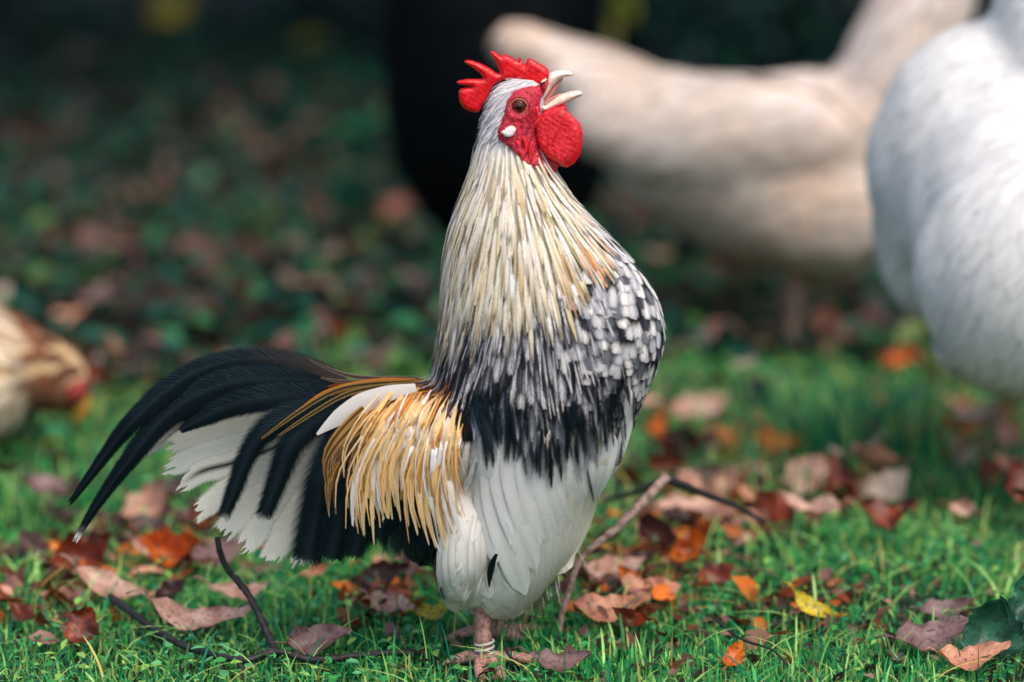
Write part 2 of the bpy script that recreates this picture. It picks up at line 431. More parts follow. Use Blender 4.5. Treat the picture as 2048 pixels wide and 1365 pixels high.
def grass():
    P, H, Wd, AZ, LN, C = [], [], [], [], [], []
    g1, g2, g3, g4 = c(64, 176, 92), c(18, 118, 88), c(172, 218, 124), c(224, 200, 116)
    def put(x, y, scale=1.0):
        if (x + .024) ** 2 + (y + .03) ** 2 < .040 ** 2 and random.random() < .85: return
        dens = hash_noise(x, y, 4.0, 1.3)
        hh = (0.008 + 0.015 * random.random() ** 1.6 + (0.006 * dens)) * scale
        if random.random() < 0.06: hh *= 1.9
        P.append((x, y, gz(x, y) - 0.003)); H.append(max(0.007, hh)); Wd.append(0.0014 + 0.0013 * random.random())
        AZ.append(random.uniform(0, 6.283)); LN.append(abs(random.gauss(0.5, 0.45)))
        r = random.random() + 0.25 * hash_noise(x, y, 7.0, 5.0)
        k = g1 if r < 0.36 else (g2 if r < 0.68 else g3)
        if random.random() < 0.05: k = g4
        C.append(lerp(k, g1, random.random() * 0.5) * random.uniform(0.6, 1.3))
    # dense strip in focus, thinning away from the camera
    for i in range(52000):
        y = random.uniform(-0.30, 0.45); x = random.uniform(-0.75, 0.75)
        if hash_noise(x, y, 11.0, 2.6) < -0.38 and random.random() < 0.75: continue
        put(x, y)
    for i in range(56000):
        y = random.uniform(0.45, 1.95); x = random.uniform(-1.3, 1.3)
        edge = lawn_edge(x)
        if random.random() < min(.93, max(0, .5 + (y - edge) / .7)): continue
        if hash_noise(x, y, 5.5, 2.0) < -0.30 and random.random() < 0.85: continue
        put(x, y, 1.25)
    for i in range(9000):
        y = random.uniform(1.2, 3.8); x = random.uniform(-1.8, 1.8)
        if hash_noise(x, y, 3.0, 9.0) < 0.12: continue
        put(x, y, 1.8)
    for i in range(46000):                      # sides, outside the picture
        y = random.uniform(-1.1, 1.5); x = random.uniform(-2.4, 2.4)
        if abs(x) < 0.75 + .35 * max(0, y) and y > -.3: continue
        if y > lawn_edge(x) + random.gauss(0, .2): continue
        put(x, y, 1.2)
    ribbons('grass', np.array(P), np.array(H), np.array(Wd), np.array(AZ), np.array(LN), np.array(C), M_GRASS,
            label='short mossy lawn grass around the rooster')
    # long single blades standing above the turf
    P, H, Wd, AZ, LN, C = [], [], [], [], [], []
    for i in range(5200):
        y = random.uniform(-0.22, 1.3)
        if y < .12 and random.random() < .6: continue
        y = y; x = random.uniform(-0.7, 0.7) * (1 + 0.3 * y)
        P.append((x, y, gz(x, y))); H.append(random.uniform(0.022, 0.056)); Wd.append(random.uniform(0.0013, 0.0028))
        AZ.append(random.uniform(0, 6.283)); LN.append(abs(random.gauss(1.0, 0.6)))
        k = random.choice((g1, g2, g3, g3)) if random.random() < 0.9 else g4
        C.append(k * random.uniform(0.9, 1.35))
    for (px, py, n, hmax) in ((1720, 905, 330, 0.12), (1660, 900, 160, 0.10), (1930, 1000, 120, 0.09), (1480, 1000, 60, 0.07), (60, 1010, 120, 0.06), (620, 1020, 60, .05)):
        q = G(px, py)
        for i in range(n):                      # taller tufts
            x = q.x + random.gauss(0, 0.05); y = q.y + random.gauss(0, 0.05)
            P.append((x, y, gz(x, y))); H.append(random.uniform(0.4, 1.0) * hmax); Wd.append(random.uniform(0.002, 0.0036))
            AZ.append(math.atan2(y - q.y, x - q.x) + random.gauss(0, .5)); LN.append(abs(random.gauss(0.5, 0.35)))
            C.append(random.choice((g2, g2, g1, g3)) * random.uniform(0.6, 1.0))
    ribbons('long_grass', np.array(P), np.array(H), np.array(Wd), np.array(AZ), np.array(LN), np.array(C), M_GRASS, seg=5,
            label='longer single blades and tufts rising from the lawn')
grass()

def leaf_cloud(name, pts, size, cols, mat, parent=None, flat=0.5, seed=1):
    """many small leaf blades (6 vertices, folded at the midrib) as one mesh"""
    n = len(pts)
    rg = np.random.default_rng(seed)
    nrm = rg.normal(0, 1, (n, 3)) * (1 - flat); nrm[:, 2] += flat * 1.6
    nrm /= np.linalg.norm(nrm, axis=1, keepdims=True)
    a = rg.normal(0, 1, (n, 3)); a -= nrm * np.sum(a * nrm, 1, keepdims=True); a /= np.linalg.norm(a, axis=1, keepdims=True)
    b = np.cross(nrm, a)
    L = size * rg.uniform(0.6, 1.3, n)
    prof = [(-0.5, 0, 0), (-0.15, 0.30, 0.08), (0.2, 0.24, 0.06), (0.55, 0, -0.08), (0.2, -0.24, 0.06), (-0.15, -0.30, 0.08), (0.02, 0, -0.02)]
    V = np.zeros((n, 7, 3))
    for k, (u, v, w) in enumerate(prof):
        V[:, k] = pts + a * (L * u)[:, None] + b * (L * v)[:, None] + nrm * (L * w)[:, None]
    pat = np.array([[6, 0, 5], [6, 1, 0], [6, 2, 1], [6, 3, 2], [6, 4, 3], [6, 5, 4]])
    F = (np.arange(n)[:, None, None] * 7 + pat[None]).reshape(-1, 3)
    me = bpy.data.meshes.new(name)
    me.vertices.add(n * 7); me.vertices.foreach_set('co', V.ravel())
    me.loops.add(F.size); me.loops.foreach_set('vertex_index', F.ravel().astype(np.int32))
    me.polygons.add(len(F)); me.polygons.foreach_set('loop_start', (np.arange(len(F)) * 3).astype(np.int32)); me.polygons.foreach_set('loop_total', np.full(len(F), 3, np.int32))
    ca = np.ones((n, 7, 4), np.float32); ca[:, :, :3] = cols[:, None, :]
    at = me.color_attributes.new('Col', 'FLOAT_COLOR', 'POINT'); at.data.foreach_set('color', ca.ravel())
    me.materials.append(mat); me.update(); me.validate()
    return link(bpy.data.objects.new(name, me), parent)

def ground_cover():
    pts, cols, sz = [], [], []
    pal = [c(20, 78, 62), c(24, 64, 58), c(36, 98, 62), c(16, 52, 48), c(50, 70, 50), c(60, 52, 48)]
    for i in range(46000):
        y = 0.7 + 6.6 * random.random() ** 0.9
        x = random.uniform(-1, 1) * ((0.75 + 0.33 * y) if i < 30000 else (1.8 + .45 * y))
        lim = lawn_edge(x)  # edge pulled in under the beige hen; dark leaves stand in for its shade
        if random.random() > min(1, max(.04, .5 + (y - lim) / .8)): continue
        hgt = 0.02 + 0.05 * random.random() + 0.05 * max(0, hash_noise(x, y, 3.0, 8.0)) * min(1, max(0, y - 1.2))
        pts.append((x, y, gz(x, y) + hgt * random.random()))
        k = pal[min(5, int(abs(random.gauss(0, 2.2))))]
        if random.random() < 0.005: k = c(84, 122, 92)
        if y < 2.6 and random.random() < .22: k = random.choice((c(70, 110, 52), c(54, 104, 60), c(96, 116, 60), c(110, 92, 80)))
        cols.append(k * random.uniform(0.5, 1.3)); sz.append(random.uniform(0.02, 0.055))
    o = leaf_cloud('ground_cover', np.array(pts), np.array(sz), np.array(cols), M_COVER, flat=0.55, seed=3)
    tag(o, kind='stuff', label='dark low ivy leaves and weeds behind the birds, also added as shade under beige hen')
    # crumbled leaf litter
    pts, cols, sz = [], [], []
    lp = [c(120, 84, 78), c(92, 58, 48), c(70, 44, 38), c(150, 112, 104), c(56, 40, 38), c(110, 62, 34)]
    for i in range(10000):
        far = random.random() < .66
        y = (0.8 + 6.2 * random.random() ** 0.9) if far else random.uniform(-.25, 1.2)
        x = random.uniform(-1, 1) * (0.6 + 0.33 * y)
        if far and random.random() > min(1, max(.05, .5 + (y - lawn_edge(x)) / .8)): continue
        if not far and hash_noise(x, y, 4.3, 7.0) < -.1: continue
        pts.append((x, y, gz(x, y) + random.uniform(.006, .06 if far else .012)))
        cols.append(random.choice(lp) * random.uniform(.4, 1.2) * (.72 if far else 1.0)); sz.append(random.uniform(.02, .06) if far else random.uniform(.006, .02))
    lc = [c(196, 140, 118), c(150, 80, 50), c(120, 56, 30), c(90, 48, 40), c(170, 120, 112), c(206, 110, 40)]
    for (px, py, rx, ry, n) in ((1260, 1180, 150, 100, 170), (1400, 1060, 130, 60, 100), (300, 1100, 200, 60, 170), (770, 1220, 80, 50, 90), (1680, 1010, 240, 60, 140), (1450, 900, 150, 50, 70), (1880, 860, 150, 60, 70), (100, 1200, 120, 60, 90), (1620, 1240, 140, 40, 60)):
        for k in range(n):
            q = G(px + random.gauss(0, rx * .6), py + random.gauss(0, ry * .6))
            pts.append((q.x, q.y, q.z + random.uniform(.004, .022))); cols.append(random.choice(lc) * random.uniform(.4, 1.1)); sz.append(random.uniform(.010, .034))
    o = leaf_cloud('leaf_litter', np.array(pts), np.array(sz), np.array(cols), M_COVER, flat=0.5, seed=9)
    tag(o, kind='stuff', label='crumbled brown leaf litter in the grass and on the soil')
    # small weeds and moss rosettes in the lawn
    pts, cols, sz = [], [], []
    for i in range(16000):
        y = random.uniform(-0.25, 1.5); x = random.uniform(-1, 1) * (0.55 + 0.28 * y)
        if hash_noise(x, y, 6.0, 3.0) < -0.05 and random.random() < .8: continue
        pts.append((x, y, gz(x, y) + random.uniform(0.004, 0.018)))
        cols.append(random.choice((c(30, 110, 78), c(64, 150, 74), c(90, 164, 112), c(130, 176, 84), c(50, 140, 68))) * random.uniform(0.7, 1.25)); sz.append(random.uniform(0.004, 0.011))
    o = leaf_cloud('clover', np.array(pts), np.array(sz), np.array(cols), M_COVER, flat=0.7, seed=4)
    tag(o, kind='stuff', label='tiny weed leaves growing between the grass blades')
ground_cover()

# ------------------------------------------------------------------ tubes
def tube_data(pts, rad, ns=8, wob=0.0, rings=0):
    """closed tube through pts (n,3) with radii (n)"""
    P = np.array(pts, float); n = len(P)
    T = np.gradient(P, axis=0); T /= np.linalg.norm(T, axis=1, keepdims=True) + 1e-12
    ref = np.array((0.0, 1.0, 0.13))
    V = []
    for i in range(n):
        a = np.cross(T[i], ref); a /= np.linalg.norm(a) + 1e-12
        b = np.cross(T[i], a)
        for k in range(ns):
            th = 2 * math.pi * k / ns
            r = rad[i] * (1 + wob * math.sin(3 * th + i * 1.7) * 0.5 + wob * random.uniform(-.5, .5))
            V.append(P[i] + (a * math.cos(th) + b * math.sin(th)) * r)
    F = [(i * ns + k, i * ns + (k + 1) % ns, (i + 1) * ns + (k + 1) % ns, (i + 1) * ns + k) for i in range(n - 1) for k in range(ns)]
    F.append(tuple(range(ns))[::-1]); F.append(tuple(range((n - 1) * ns, n * ns)))
    return V, F

def twig(name, pts, r0, r1, mat, parent=None, n=24, ns=8, wob=0.12):
    P = catmull(pts, n)
    return mesh(name, *tube_data(P, np.linspace(r0, r1, n) , ns, wob), mat, parent)

# ------------------------------------------------------------------ backdrop plants
def shrub(x, y, h, r, label, pal, n=2600, leaf=0.06, seed=1):
    rr = random.Random(seed)
    t = empty('shrub', (x, y, gz(x, y)), label, 'shrub', 'dark shrubs at the back of the garden')
    pts, cols = [], []
    for i in range(n):
        th = rr.uniform(0, 6.283); u = rr.random() ** 0.5; zz = rr.random()
        q = r * u * (0.75 + 0.35 * math.sin(th * 3 + seed)) * (0.55 + 0.45 * math.sin(math.pi * min(1, zz * 0.9 + 0.1)))
        pts.append((x + q * math.cos(th), y + q * math.sin(th), gz(x, y) + 0.03 + zz * h))
        cols.append(rr.choice(pal) * rr.uniform(0.5, 1.3))
    leaf_cloud('foliage', np.array(pts), np.full(n, leaf), np.array(cols), M_CROWN, t, flat=0.3, seed=seed)
    for k in range(5):
        a = rr.uniform(0, 6.283)
        twig('stem', [(x, y, gz(x, y)), (x + 0.2 * r * math.cos(a), y + 0.2 * r * math.sin(a), 0.45 * h), (x + 0.5 * r * math.cos(a), y + .5 * r * math.sin(a), .85 * h)], 0.016, 0.006, M_TRUNK, t, n=8, ns=6)
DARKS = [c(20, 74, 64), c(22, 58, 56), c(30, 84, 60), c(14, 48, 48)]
for i, (x, y, h, r, lab) in enumerate((
        (-1.75, 7.3, 1.5, 0.9, 'dark evergreen shrub at the far left corner of the garden'),
        (-0.62, 7.0, 1.5, 0.85, 'dark shrub beyond the leaf litter, left of the black hen'),
        (0.12, 5.4, 1.5, 0.6, 'dark shrub right behind the black hen'),
        (0.66, 4.9, 1.5, 0.66, 'near black-green shrub above the back of the beige hen'),
        (1.5, 5.2, 1.6, 0.75, 'dark shrub behind the neck of the beige hen at right'))):
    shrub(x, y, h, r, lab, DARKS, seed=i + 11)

def added_shade_tree(x, y, h, cx, cy, cz, cr, label, seed):  # added out of view: crowns block the sky to darken the background
    rr = random.Random(seed)
    t = empty('added_shade_tree', (x, y, gz(x, y)), label, 'added_shade_tree', 'unseen trees added to shade the back')
    twig('trunk', [(x, y, gz(x, y) - .05), (x + .05, y - .1, h * .3), (lerp(x, cx, .4), lerp(y, cy, .3), h * .6), (lerp(x, cx, .8), lerp(y, cy, .7), h)], .17, .05, M_TRUNK, t, n=14, ns=10, wob=.08)
    for k in range(7):
        a = rr.uniform(0, 6.283)
        twig('limb', [(lerp(x, cx, .4), lerp(y, cy, .3), h * .6), (cx + cr * .4 * math.cos(a), cy + cr * .4 * math.sin(a), cz + .1), (cx + cr * .85 * math.cos(a), cy + cr * .85 * math.sin(a), cz + rr.uniform(-.3, .6))], .06, .015, M_TRUNK, t, n=8, ns=6)
    n = 4200
    pts, cols = [], []
    while len(pts) < n:
        p = np.array([rr.uniform(-1, 1), rr.uniform(-1, 1), rr.uniform(-1, 1)])
        if p @ p > 1: continue
        q = np.array((cx, cy, cz)) + p * np.array((cr, cr, 0.75))
        if hash_noise(q[0] + q[2], q[1], 2.6, seed) < -0.33: continue
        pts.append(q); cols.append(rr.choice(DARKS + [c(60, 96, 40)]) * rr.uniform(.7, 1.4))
    leaf_cloud('crown', np.array(pts), np.full(n, .17), np.array(cols), M_CROWN, t, flat=.5, seed=seed)
added_shade_tree(-2.4, 8.4, 2.6, -1.6, 4.9, 2.7, 2.5, 'added unseen crown shading the dark leaf litter at the left', 31)
added_shade_tree(2.0, 7.6, 2.7, 1.3, 5.0, 2.8, 2.5, 'added unseen crown shading the shrubs behind the beige hen', 32)
added_shade_tree(0.1, 9.6, 3.0, 0.0, 7.6, 3.0, 2.4, 'added unseen crown furthest back, shading behind the shrubs', 33)

def plant_stem():
    t = empty('plant_stem', W(1215, 110, 3.4), 'upright yellow-green stem in front of the dark shrub', 'plant')
    t.location.z = 0
    twig('stem', [(t.location.x, 3.4, 0), W(1222, 90, 3.4), W(1238, 10, 3.4), W(1245, -90, 3.4)], .008, .014, simple_mat('pale_stem', c(130, 120, 60), noise=.3), t, n=12)
    pts = [W(1240 + random.gauss(0, 14), random.uniform(-90, 40), 3.4 + random.gauss(0, .02)) for _ in range(26)]
    leaf_cloud('leaves', np.array(pts), np.full(26, .05), np.array([c(140, 150, 50)] * 26), M_COVER, t, flat=.2, seed=8)
plant_stem()

# ------------------------------------------------------------------ fallen leaves
def make_leaf(name, L, Wd, curl, fold, seed, mat, twist=0.0, tipw=0.0):
    rr = random.Random(seed)
    nu, nv = 9, 19
    rag = rr.uniform(.3, 1.2); wav = rr.uniform(.05, .14)
    V, FU = [], []
    for j in range(nv):
        v = j / (nv - 1)
        hw = 0.5 * Wd * (math.sin(math.pi * min(1, v ** (0.85 + tipw))) ** 0.75) * (1 + 0.06 * rr.uniform(-1, 1))
        hw = max(hw * (1 + .10 * math.sin(v * 17 + seed) * rag + .07 * math.sin(v * 41 + seed * 3) * rag), 0.0006)
        bend = curl * (v - 0.45) ** 2 * L * 2.2
        for i in range(nu):
            u = -1 + 2 * i / (nu - 1)
            ser = 1 + (0.05 * rr.uniform(-1, 1) if abs(u) == 1 else 0)
            x = (v - 0.5) * L
            y = u * hw * ser
            z = bend + fold * (abs(u) ** 1.4) * hw * (1 + .35 * math.sin(v * 5 + seed + (2 if u > 0 else 0))) + wav * Wd * (math.sin(u * 3 + v * 9 + seed) * abs(u) + .4 * math.sin(v * 23 + seed * 2 + u) * u * u) + twist * u * hw * (v - .5) * 2
            y *= (1 - 0.25 * min(1, abs(fold)))
            V.append((x, y, z)); FU.append((u, v, 0))
    F = [(j * nu + i, j * nu + i + 1, (j + 1) * nu + i + 1, (j + 1) * nu + i) for j in range(nv - 1) for i in range(nu - 1)]
    n0 = len(V)
    P = [(-0.5 * L, 0, curl * .2 * L * 2.2), (-0.62 * L, 0.01 * L, curl * .3 * L * 2.2 + .03 * L), (-0.75 * L, 0.04 * L, curl * .4 * L + .06 * L)]
    tv, tf = tube_data(catmull(P, 5), np.full(5, .0009), 5)
    V += [tuple(q) for q in tv]; FU += [(0, 0, 0)] * len(tv); F += [tuple(i + n0 for i in f) for f in tf]
    me = bpy.data.meshes.new(name)
    me.from_pydata(V, [], F)
    me.polygons.foreach_set('use_smooth', [True] * len(me.polygons))
    a = me.attributes.new('fu', 'FLOAT_VECTOR', 'POINT'); a.data.foreach_set('vector', np.array(FU, np.float32).ravel())
    me.materials.append(mat); me.update()
    return me

def put_leaf(px, py, lpx, wpx, yaw, tilt, kind, label, curl=0.35, fold=0.25, group='fallen leaves on the lawn', roll=0.0, lift=None):
    q = G(px, py) if py > 110 else W(px, py, 6.05)
    s = mm(q.y)
    me = make_leaf('fallen_leaf', lpx * s, wpx * s, curl, fold, int(px * 7 + py), LEAF[kind], twist=random.uniform(-.3, .3))
    o = bpy.data.objects.new('fallen_leaf', me)
    COL.objects.link(o)
    z = 0.0 if py <= 110 else lift if lift is not None else 0.014 + 0.3 * wpx * s * math.sin(abs(R(tilt)))
    o.location = (q.x, q.y, q.z + z)
    o.rotation_euler = (Matrix.Rotation(R(tilt), 3, 'X') @ Matrix.Rotation(R(yaw), 3, 'Z') @ Matrix.Rotation(R(roll), 3, 'X')).to_euler()
    tag(o, label, 'leaf', group)
    return o

LEAVES = [
    # px, py, length, width (photo pixels), yaw, tilt towards the camera, colour, label, curl, fold
    (170, 1155, 130, 100, 20, 50, 'rust', 'big crumpled rust leaf below the tips of the black sickle feathers', .7, .7),
    (345, 1150, 130, 95, -15, 40, 'orange', 'orange leaf with a dark hollow, left of the upright black twig', .9, .8),
    (440, 1140, 130, 80, 25, 25, 'mauve', 'mauve leaf partly behind the white tail feathers', .3, .2),
    (228, 1215, 175, 62, -28, 32, 'pink', 'pale pink leaf lying slanted just above the left end of the black twig', .3, .25),
    (480, 1222, 130, 50, -5, 25, 'pink', 'pale pink leaf crossed by the upright black twig', .4, .3),
    (410, 1282, 215, 78, -8, 22, 'pink', 'long pinkish leaf lying between the two arms of the black twig', .4, .15),
    (165, 1305, 86, 78, 60, 55, 'rust', 'round spotted orange-brown leaf standing up in the grass at lower left', .3, .2),
    (342, 1225, 70, 55, 40, 35, 'dark', 'small dark brown leaf above the long pinkish leaf', .5, .5),
    (640, 1330, 135, 80, 15, 35, 'mauve', 'grey mauve leaf propped behind the black twig', .25, .4),
    (48, 1268, 80, 40, -40, 30, 'rust', 'red-brown folded leaf at the left edge of the lawn', .4, .6),
    (760, 1205, 105, 62, 15, 30, 'dark', 'dark red leaf left of the rooster\'s leg, in shade', .5, .5),
    (785, 1252, 100, 62, -20, 28, 'pink', 'pinkish leaf beside the yellow leaf left of the rooster\'s feet', .3, .2),
    (868, 1265, 80, 46, 15, 25, 'yellow', 'yellow leaf just left of the rooster\'s legs', .4, .3),
    (1120, 1368, 130, 60, -5, 25, 'mauve', 'mauve brown leaf cut by the bottom edge in front of the rooster', .4, .3),
    (1225, 1262, 155, 80, 5, 25, 'tan', 'tan leaf nearest the camera in the pile right of the rooster', .3, .25),
    (1300, 1222, 125, 70, -12, 30, 'tan', 'tan orange leaf on top of the pile right of the rooster', .35, .2),
    (1230, 1180, 125, 70, 10, 25, 'pink', 'pinkish leaf at the back of the pile right of the rooster', .3, .2),
    (1315, 1130, 95, 80, -35, 45, 'dark', 'dark red curled leaf behind the leaf pile', .8, .8),
    (1430, 1200, 80, 65, 20, 40, 'rust', 'round rusty leaf alone right of the leaf pile', .5, .5),
    (1468, 1358, 70, 45, 60, 40, 'orange', 'small orange leaf at the bottom edge with a thin black stem over it', .4, .4),
    (1640, 1268, 125, 48, -35, 30, 'yellow', 'ragged yellow leaf in the grass at lower right', .5, .4),
    (1865, 1318, 170, 90, 18, 25, 'mauve', 'large mauve leaf beside the green weed leaf at lower right', .25, .2),
    (1890, 1262, 110, 55, 12, 30, 'mauve', 'smaller mauve leaf behind the large mauve leaf', .3, .3),
    (1945, 1362, 150, 70, 8, 25, 'tan', 'reddish tan leaf at the bottom right corner', .4, .3),
    (1555, 905, 110, 62, -10, 40, 'orange', 'bright orange leaf beside the tall grass tuft', .6, .5),
    (1802, 750, 80, 60, 10, 40, 'orange', 'orange leaf below the fluffy white hen', .5, .5),
    (1682, 1010, 62, 82, 10, 62, 'rust', 'dark red leaf standing upright before the tall grass tuft', .3, .4),
    (1770, 1020, 105, 80, 35, 45, 'pale', 'pale pinkish star-like leaf right of the upright dark red leaf', .5, .5),
    (1610, 1005, 80, 46, 5, 30, 'pink', 'small pink leaf left of the upright dark red leaf', .3, .3),
    (1358, 945, 72, 105, 75, 70, 'dark', 'dark brown leaf standing on end by the fork of the pale branch', .3, .6),
    (1640, 690, 120, 82, 70, 60, 'tan', 'tan leaf standing up under the belly of the beige hen', .4, .5),
    (1705, 690, 70, 60, 30, 45, 'pink', 'pinkish leaf to the right of the tan leaf under the beige hen', .4, .4),
    (1990, 975, 100, 72, 20, 45, 'rust', 'rust leaf near the right edge below the white hen', .6, .6),
    (1385, 1058, 150, 70, 8, 22, 'pink', 'pale pink leaf lying below the dark arm of the pale branch', .3, .2),
    (1530, 1045, 110, 50, -15, 25, 'tan', 'tan leaf in the grass right of the pale branch', .4, .3),
    (1952, 850, 80, 55, 10, 30, 'pale', 'bleached leaf close below the tail tip of the white hen', .4, .3),
    (1400, 845, 130, 75, 20, 25, 'pink', 'blurred pink leaf in the lawn right of the rooster\'s breast', .3, .2),
    (570, 535, 100, 70, 12, 30, 'pale', 'bleached leaf on the dark ground left of the rooster\'s neck', .4, .3),
    (215, 655, 120, 80, 20, 30, 'mauve', 'mauve leaf on the dark ground right of the pecking brown hen', .3, .3),
    (300, 730, 110, 70, -10, 28, 'mauve', 'mauve leaf lying above the curve of the black tail', .3, .3),
    (795, 450, 95, 75, 35, 35, 'rust', 'reddish leaf below the black hen at the left', .4, .4),
    (345, 25, 95, 62, 35, 50, 'yellow', 'bright yellow leaf caught on the dark shrub at the top left', .4, .4),
    (620, 95, 80, 56, 30, 50, 'yellow', 'dull yellow leaf caught on the shrub left of the black hen', .4, .4),
    (460, 250, 75, 60, 0, 40, 'rust', 'brownish red leaf alone in the middle of the dark ground', .4, .4),
    (165, 140, 75, 60, 20, 40, 'mauve', 'greyish leaf high on the dark ground at left', .4, .4),
    (255, 445, 80, 60, -20, 35, 'pink', 'dull pink leaf on the dark ground above the brown hen\'s head', .4, .4),
    (30, 1130, 90, 50, 10, 25, 'dark', 'dark leaf under the grass at the left edge', .4, .4),
    (270, 1050, 160, 60, 10, 20, 'dark', 'dark leaf heap stretch behind the big crumpled rust leaf', .3, .3),
    (400, 1060, 130, 55, -10, 25, 'rust', 'rusty leaf just left of the frayed white tail feathers', .4, .4),
]
for it in LEAVES:
    px, py, lp, wp, yaw, tilt, kd, lab, cu, fo = it
    put_leaf(px, py, lp, wp, yaw, tilt, kd, lab, cu, fo)

MARKS = [(90, 60, 'in the top left corner of the dark ground'), (90, 250, 'on the dark ground near the left edge'), (100, 480, 'on the dark ground above the brown hen'), (330, 130, 'at the top of the dark ground near the yellow leaf'),
         (330, 330, 'midway up the dark ground at the left'), (330, 540, 'on the dark ground between brown hen and rooster'), (330, 660, 'just above the arch of the black tail'), (580, 130, 'far back, left of the black hen'),
         (580, 330, 'midway back on the ground left of the neck'), (600, 520, 'on the ground left of the rooster\'s neck'), (640, 680, 'on the ground above the rooster\'s saddle'), (790, 480, 'right under the left side of the black hen'), (800, 640, 'in the bend of the rooster\'s back'),
         (900, 250, 'hidden behind the rooster and black hen'), (1150, 420, 'between the rooster\'s breast and the beige hen'), (1390, 560, 'under the rump of the beige hen'), (1400, 720, 'on the lawn right of the rooster\'s breast'), (1450, 860, 'on the lawn by the dark upright leaf'),
         (1560, 640, 'in the shade under the beige hen'), (1650, 780, 'in the lawn behind the tall grass tuft'), (1640, 960, 'in front of the tall grass tuft'), (1780, 640, 'between the beige hen and the white hen'), (1880, 820, 'on the lawn under the white hen'), (1900, 960, 'at the right edge below the white hen'),
         (1400, 1030, 'beside the fork of the pale branch'), (1700, 1090, 'in the grass above the yellow ragged leaf'), (1950, 1090, 'by the right edge above the green weed'), (120, 950, 'in the grass under the brown hen'), (150, 800, 'right next to the brown hen\'s beak'), (200, 1080, 'on the lawn left of the white tail feathers'),
         (1500, 200, 'hidden behind the beige hen'), (1500, 40, 'under the shrubs above the beige hen'), (1900, 300, 'hidden behind the white hen')]
def landmark(px, py):
    return min(MARKS, key=lambda m: (m[0] - px) ** 2 + (1.3 * (m[1] - py)) ** 2)[2]

def scatter_leaves():
    protos = []
    kinds = ['mauve', 'mauve', 'pink', 'tan', 'rust', 'dark', 'dark', 'pale']
    for k, kd in enumerate(kinds):
        protos.append(make_leaf('fallen_leaf', 0.06, 0.036, random.uniform(.2, .6), random.uniform(.1, .5), 100 + k, LEAF[kd]))
    cat = {0: 'mauve', 1: 'mauve', 2: 'pink', 3: 'tan', 4: 'rust', 5: 'dark', 6: 'dark', 7: 'bleached'}
    placed = 0
    while placed < 120:
        py = random.uniform(130, 880) if random.random() < .8 else random.uniform(880, 1130)
        px = random.uniform(-60, 2110)
        if py > 850 and 300 < px < 1250: continue
        if 'hidden' in landmark(px, py): continue
        q = G(px, py)
        k = random.randrange(len(protos))
        if py < 600 and k in (2, 3, 4, 7): k = random.choice((0, 5, 6))
        o = bpy.data.objects.new('fallen_leaf', protos[k])
        COL.objects.link(o)
        o.location = (q.x, q.y, q.z + .025 + .03 * random.random())
        o.rotation_euler = (random.gauss(.35, .35), random.gauss(0, .3), random.uniform(0, 6.28))
        s = random.uniform(.55, 1.15)
        o.scale = (s, s * random.uniform(.8, 1.2), s)
        where = landmark(px, py)
        size = 'tiny' if s < .7 else ('small' if s < .92 else 'medium')
        tag(o, f'{size} {cat[k]} fallen leaf {where}', 'leaf', f'{size} {cat[k]} leaves {where}')
        placed += 1
scatter_leaves()

def cluster_leaves():
    rr = random.Random(77)
    for (px, py, rx, ry, n, where) in ((1250, 1190, 120, 70, 7, 'in the pile right of the rooster\'s legs'), (1390, 1070, 100, 50, 3, 'by the fork of the pale branch'), (290, 1090, 190, 45, 10, 'in the heap under the tail tips'),
                                       (1690, 1010, 220, 50, 6, 'in the leaf strip before the tall tuft'), (770, 1210, 70, 40, 3, 'in shade below the saddle feathers'), (1450, 900, 130, 50, 3, 'on the lawn right of the breast'), (1890, 880, 120, 60, 5, 'on the lawn under the white hen')):
        for k in range(n):
            kd = rr.choice(('pink', 'tan', 'rust', 'dark', 'rust', 'pink', 'mauve', 'orange'))
            L = rr.uniform(55, 120); q = (px + rr.gauss(0, rx * .7), py + rr.gauss(0, ry * .7))
            st = rr.choice(('curled', 'folded', 'flattish'))
            put_leaf(q[0], q[1], L, L * rr.uniform(.45, .75), rr.uniform(-180, 180), rr.uniform(10, 55), kd, f'{"small" if L < 80 else "larger"} {st} {dict(pink="pink", tan="tan", rust="rusty", dark="dark brown", mauve="mauve", orange="orange")[kd]} leaf {where}',
                     {'curled': 1.0, 'folded': .4, 'flattish': .2}[st], {'curled': .6, 'folded': .9, 'flattish': .2}[st])
cluster_leaves()

def weed():
    q = G(1985, 1335)
    t = empty('weed_plant', q, 'green weed with a broad curled leaf at the lower right', 'plant')
    for (px, py, L, wd, yaw, tilt) in ((1970, 1265, 130, 105, 65, 62), (2030, 1290, 120, 80, 35, 45), (1935, 1300, 70, 40, 150, 30), (2050, 1200, 110, 70, 80, 60), (2020, 1240, 90, 50, 120, 50)):
        s = mm(q.y)
        me = make_leaf('leaf', L * s, wd * s, .5, .5, px, LEAF['green'], twist=.5)
        o = bpy.data.objects.new('leaf', me); COL.objects.link(o)
        o.parent = t
        p = W(px, py, q.y + random.uniform(-.02, .02))
        o.location = p - q
        o.rotation_euler = (Matrix.Rotation(R(tilt), 3, 'X') @ Matrix.Rotation(R(yaw), 3, 'Z')).to_euler()
weed()

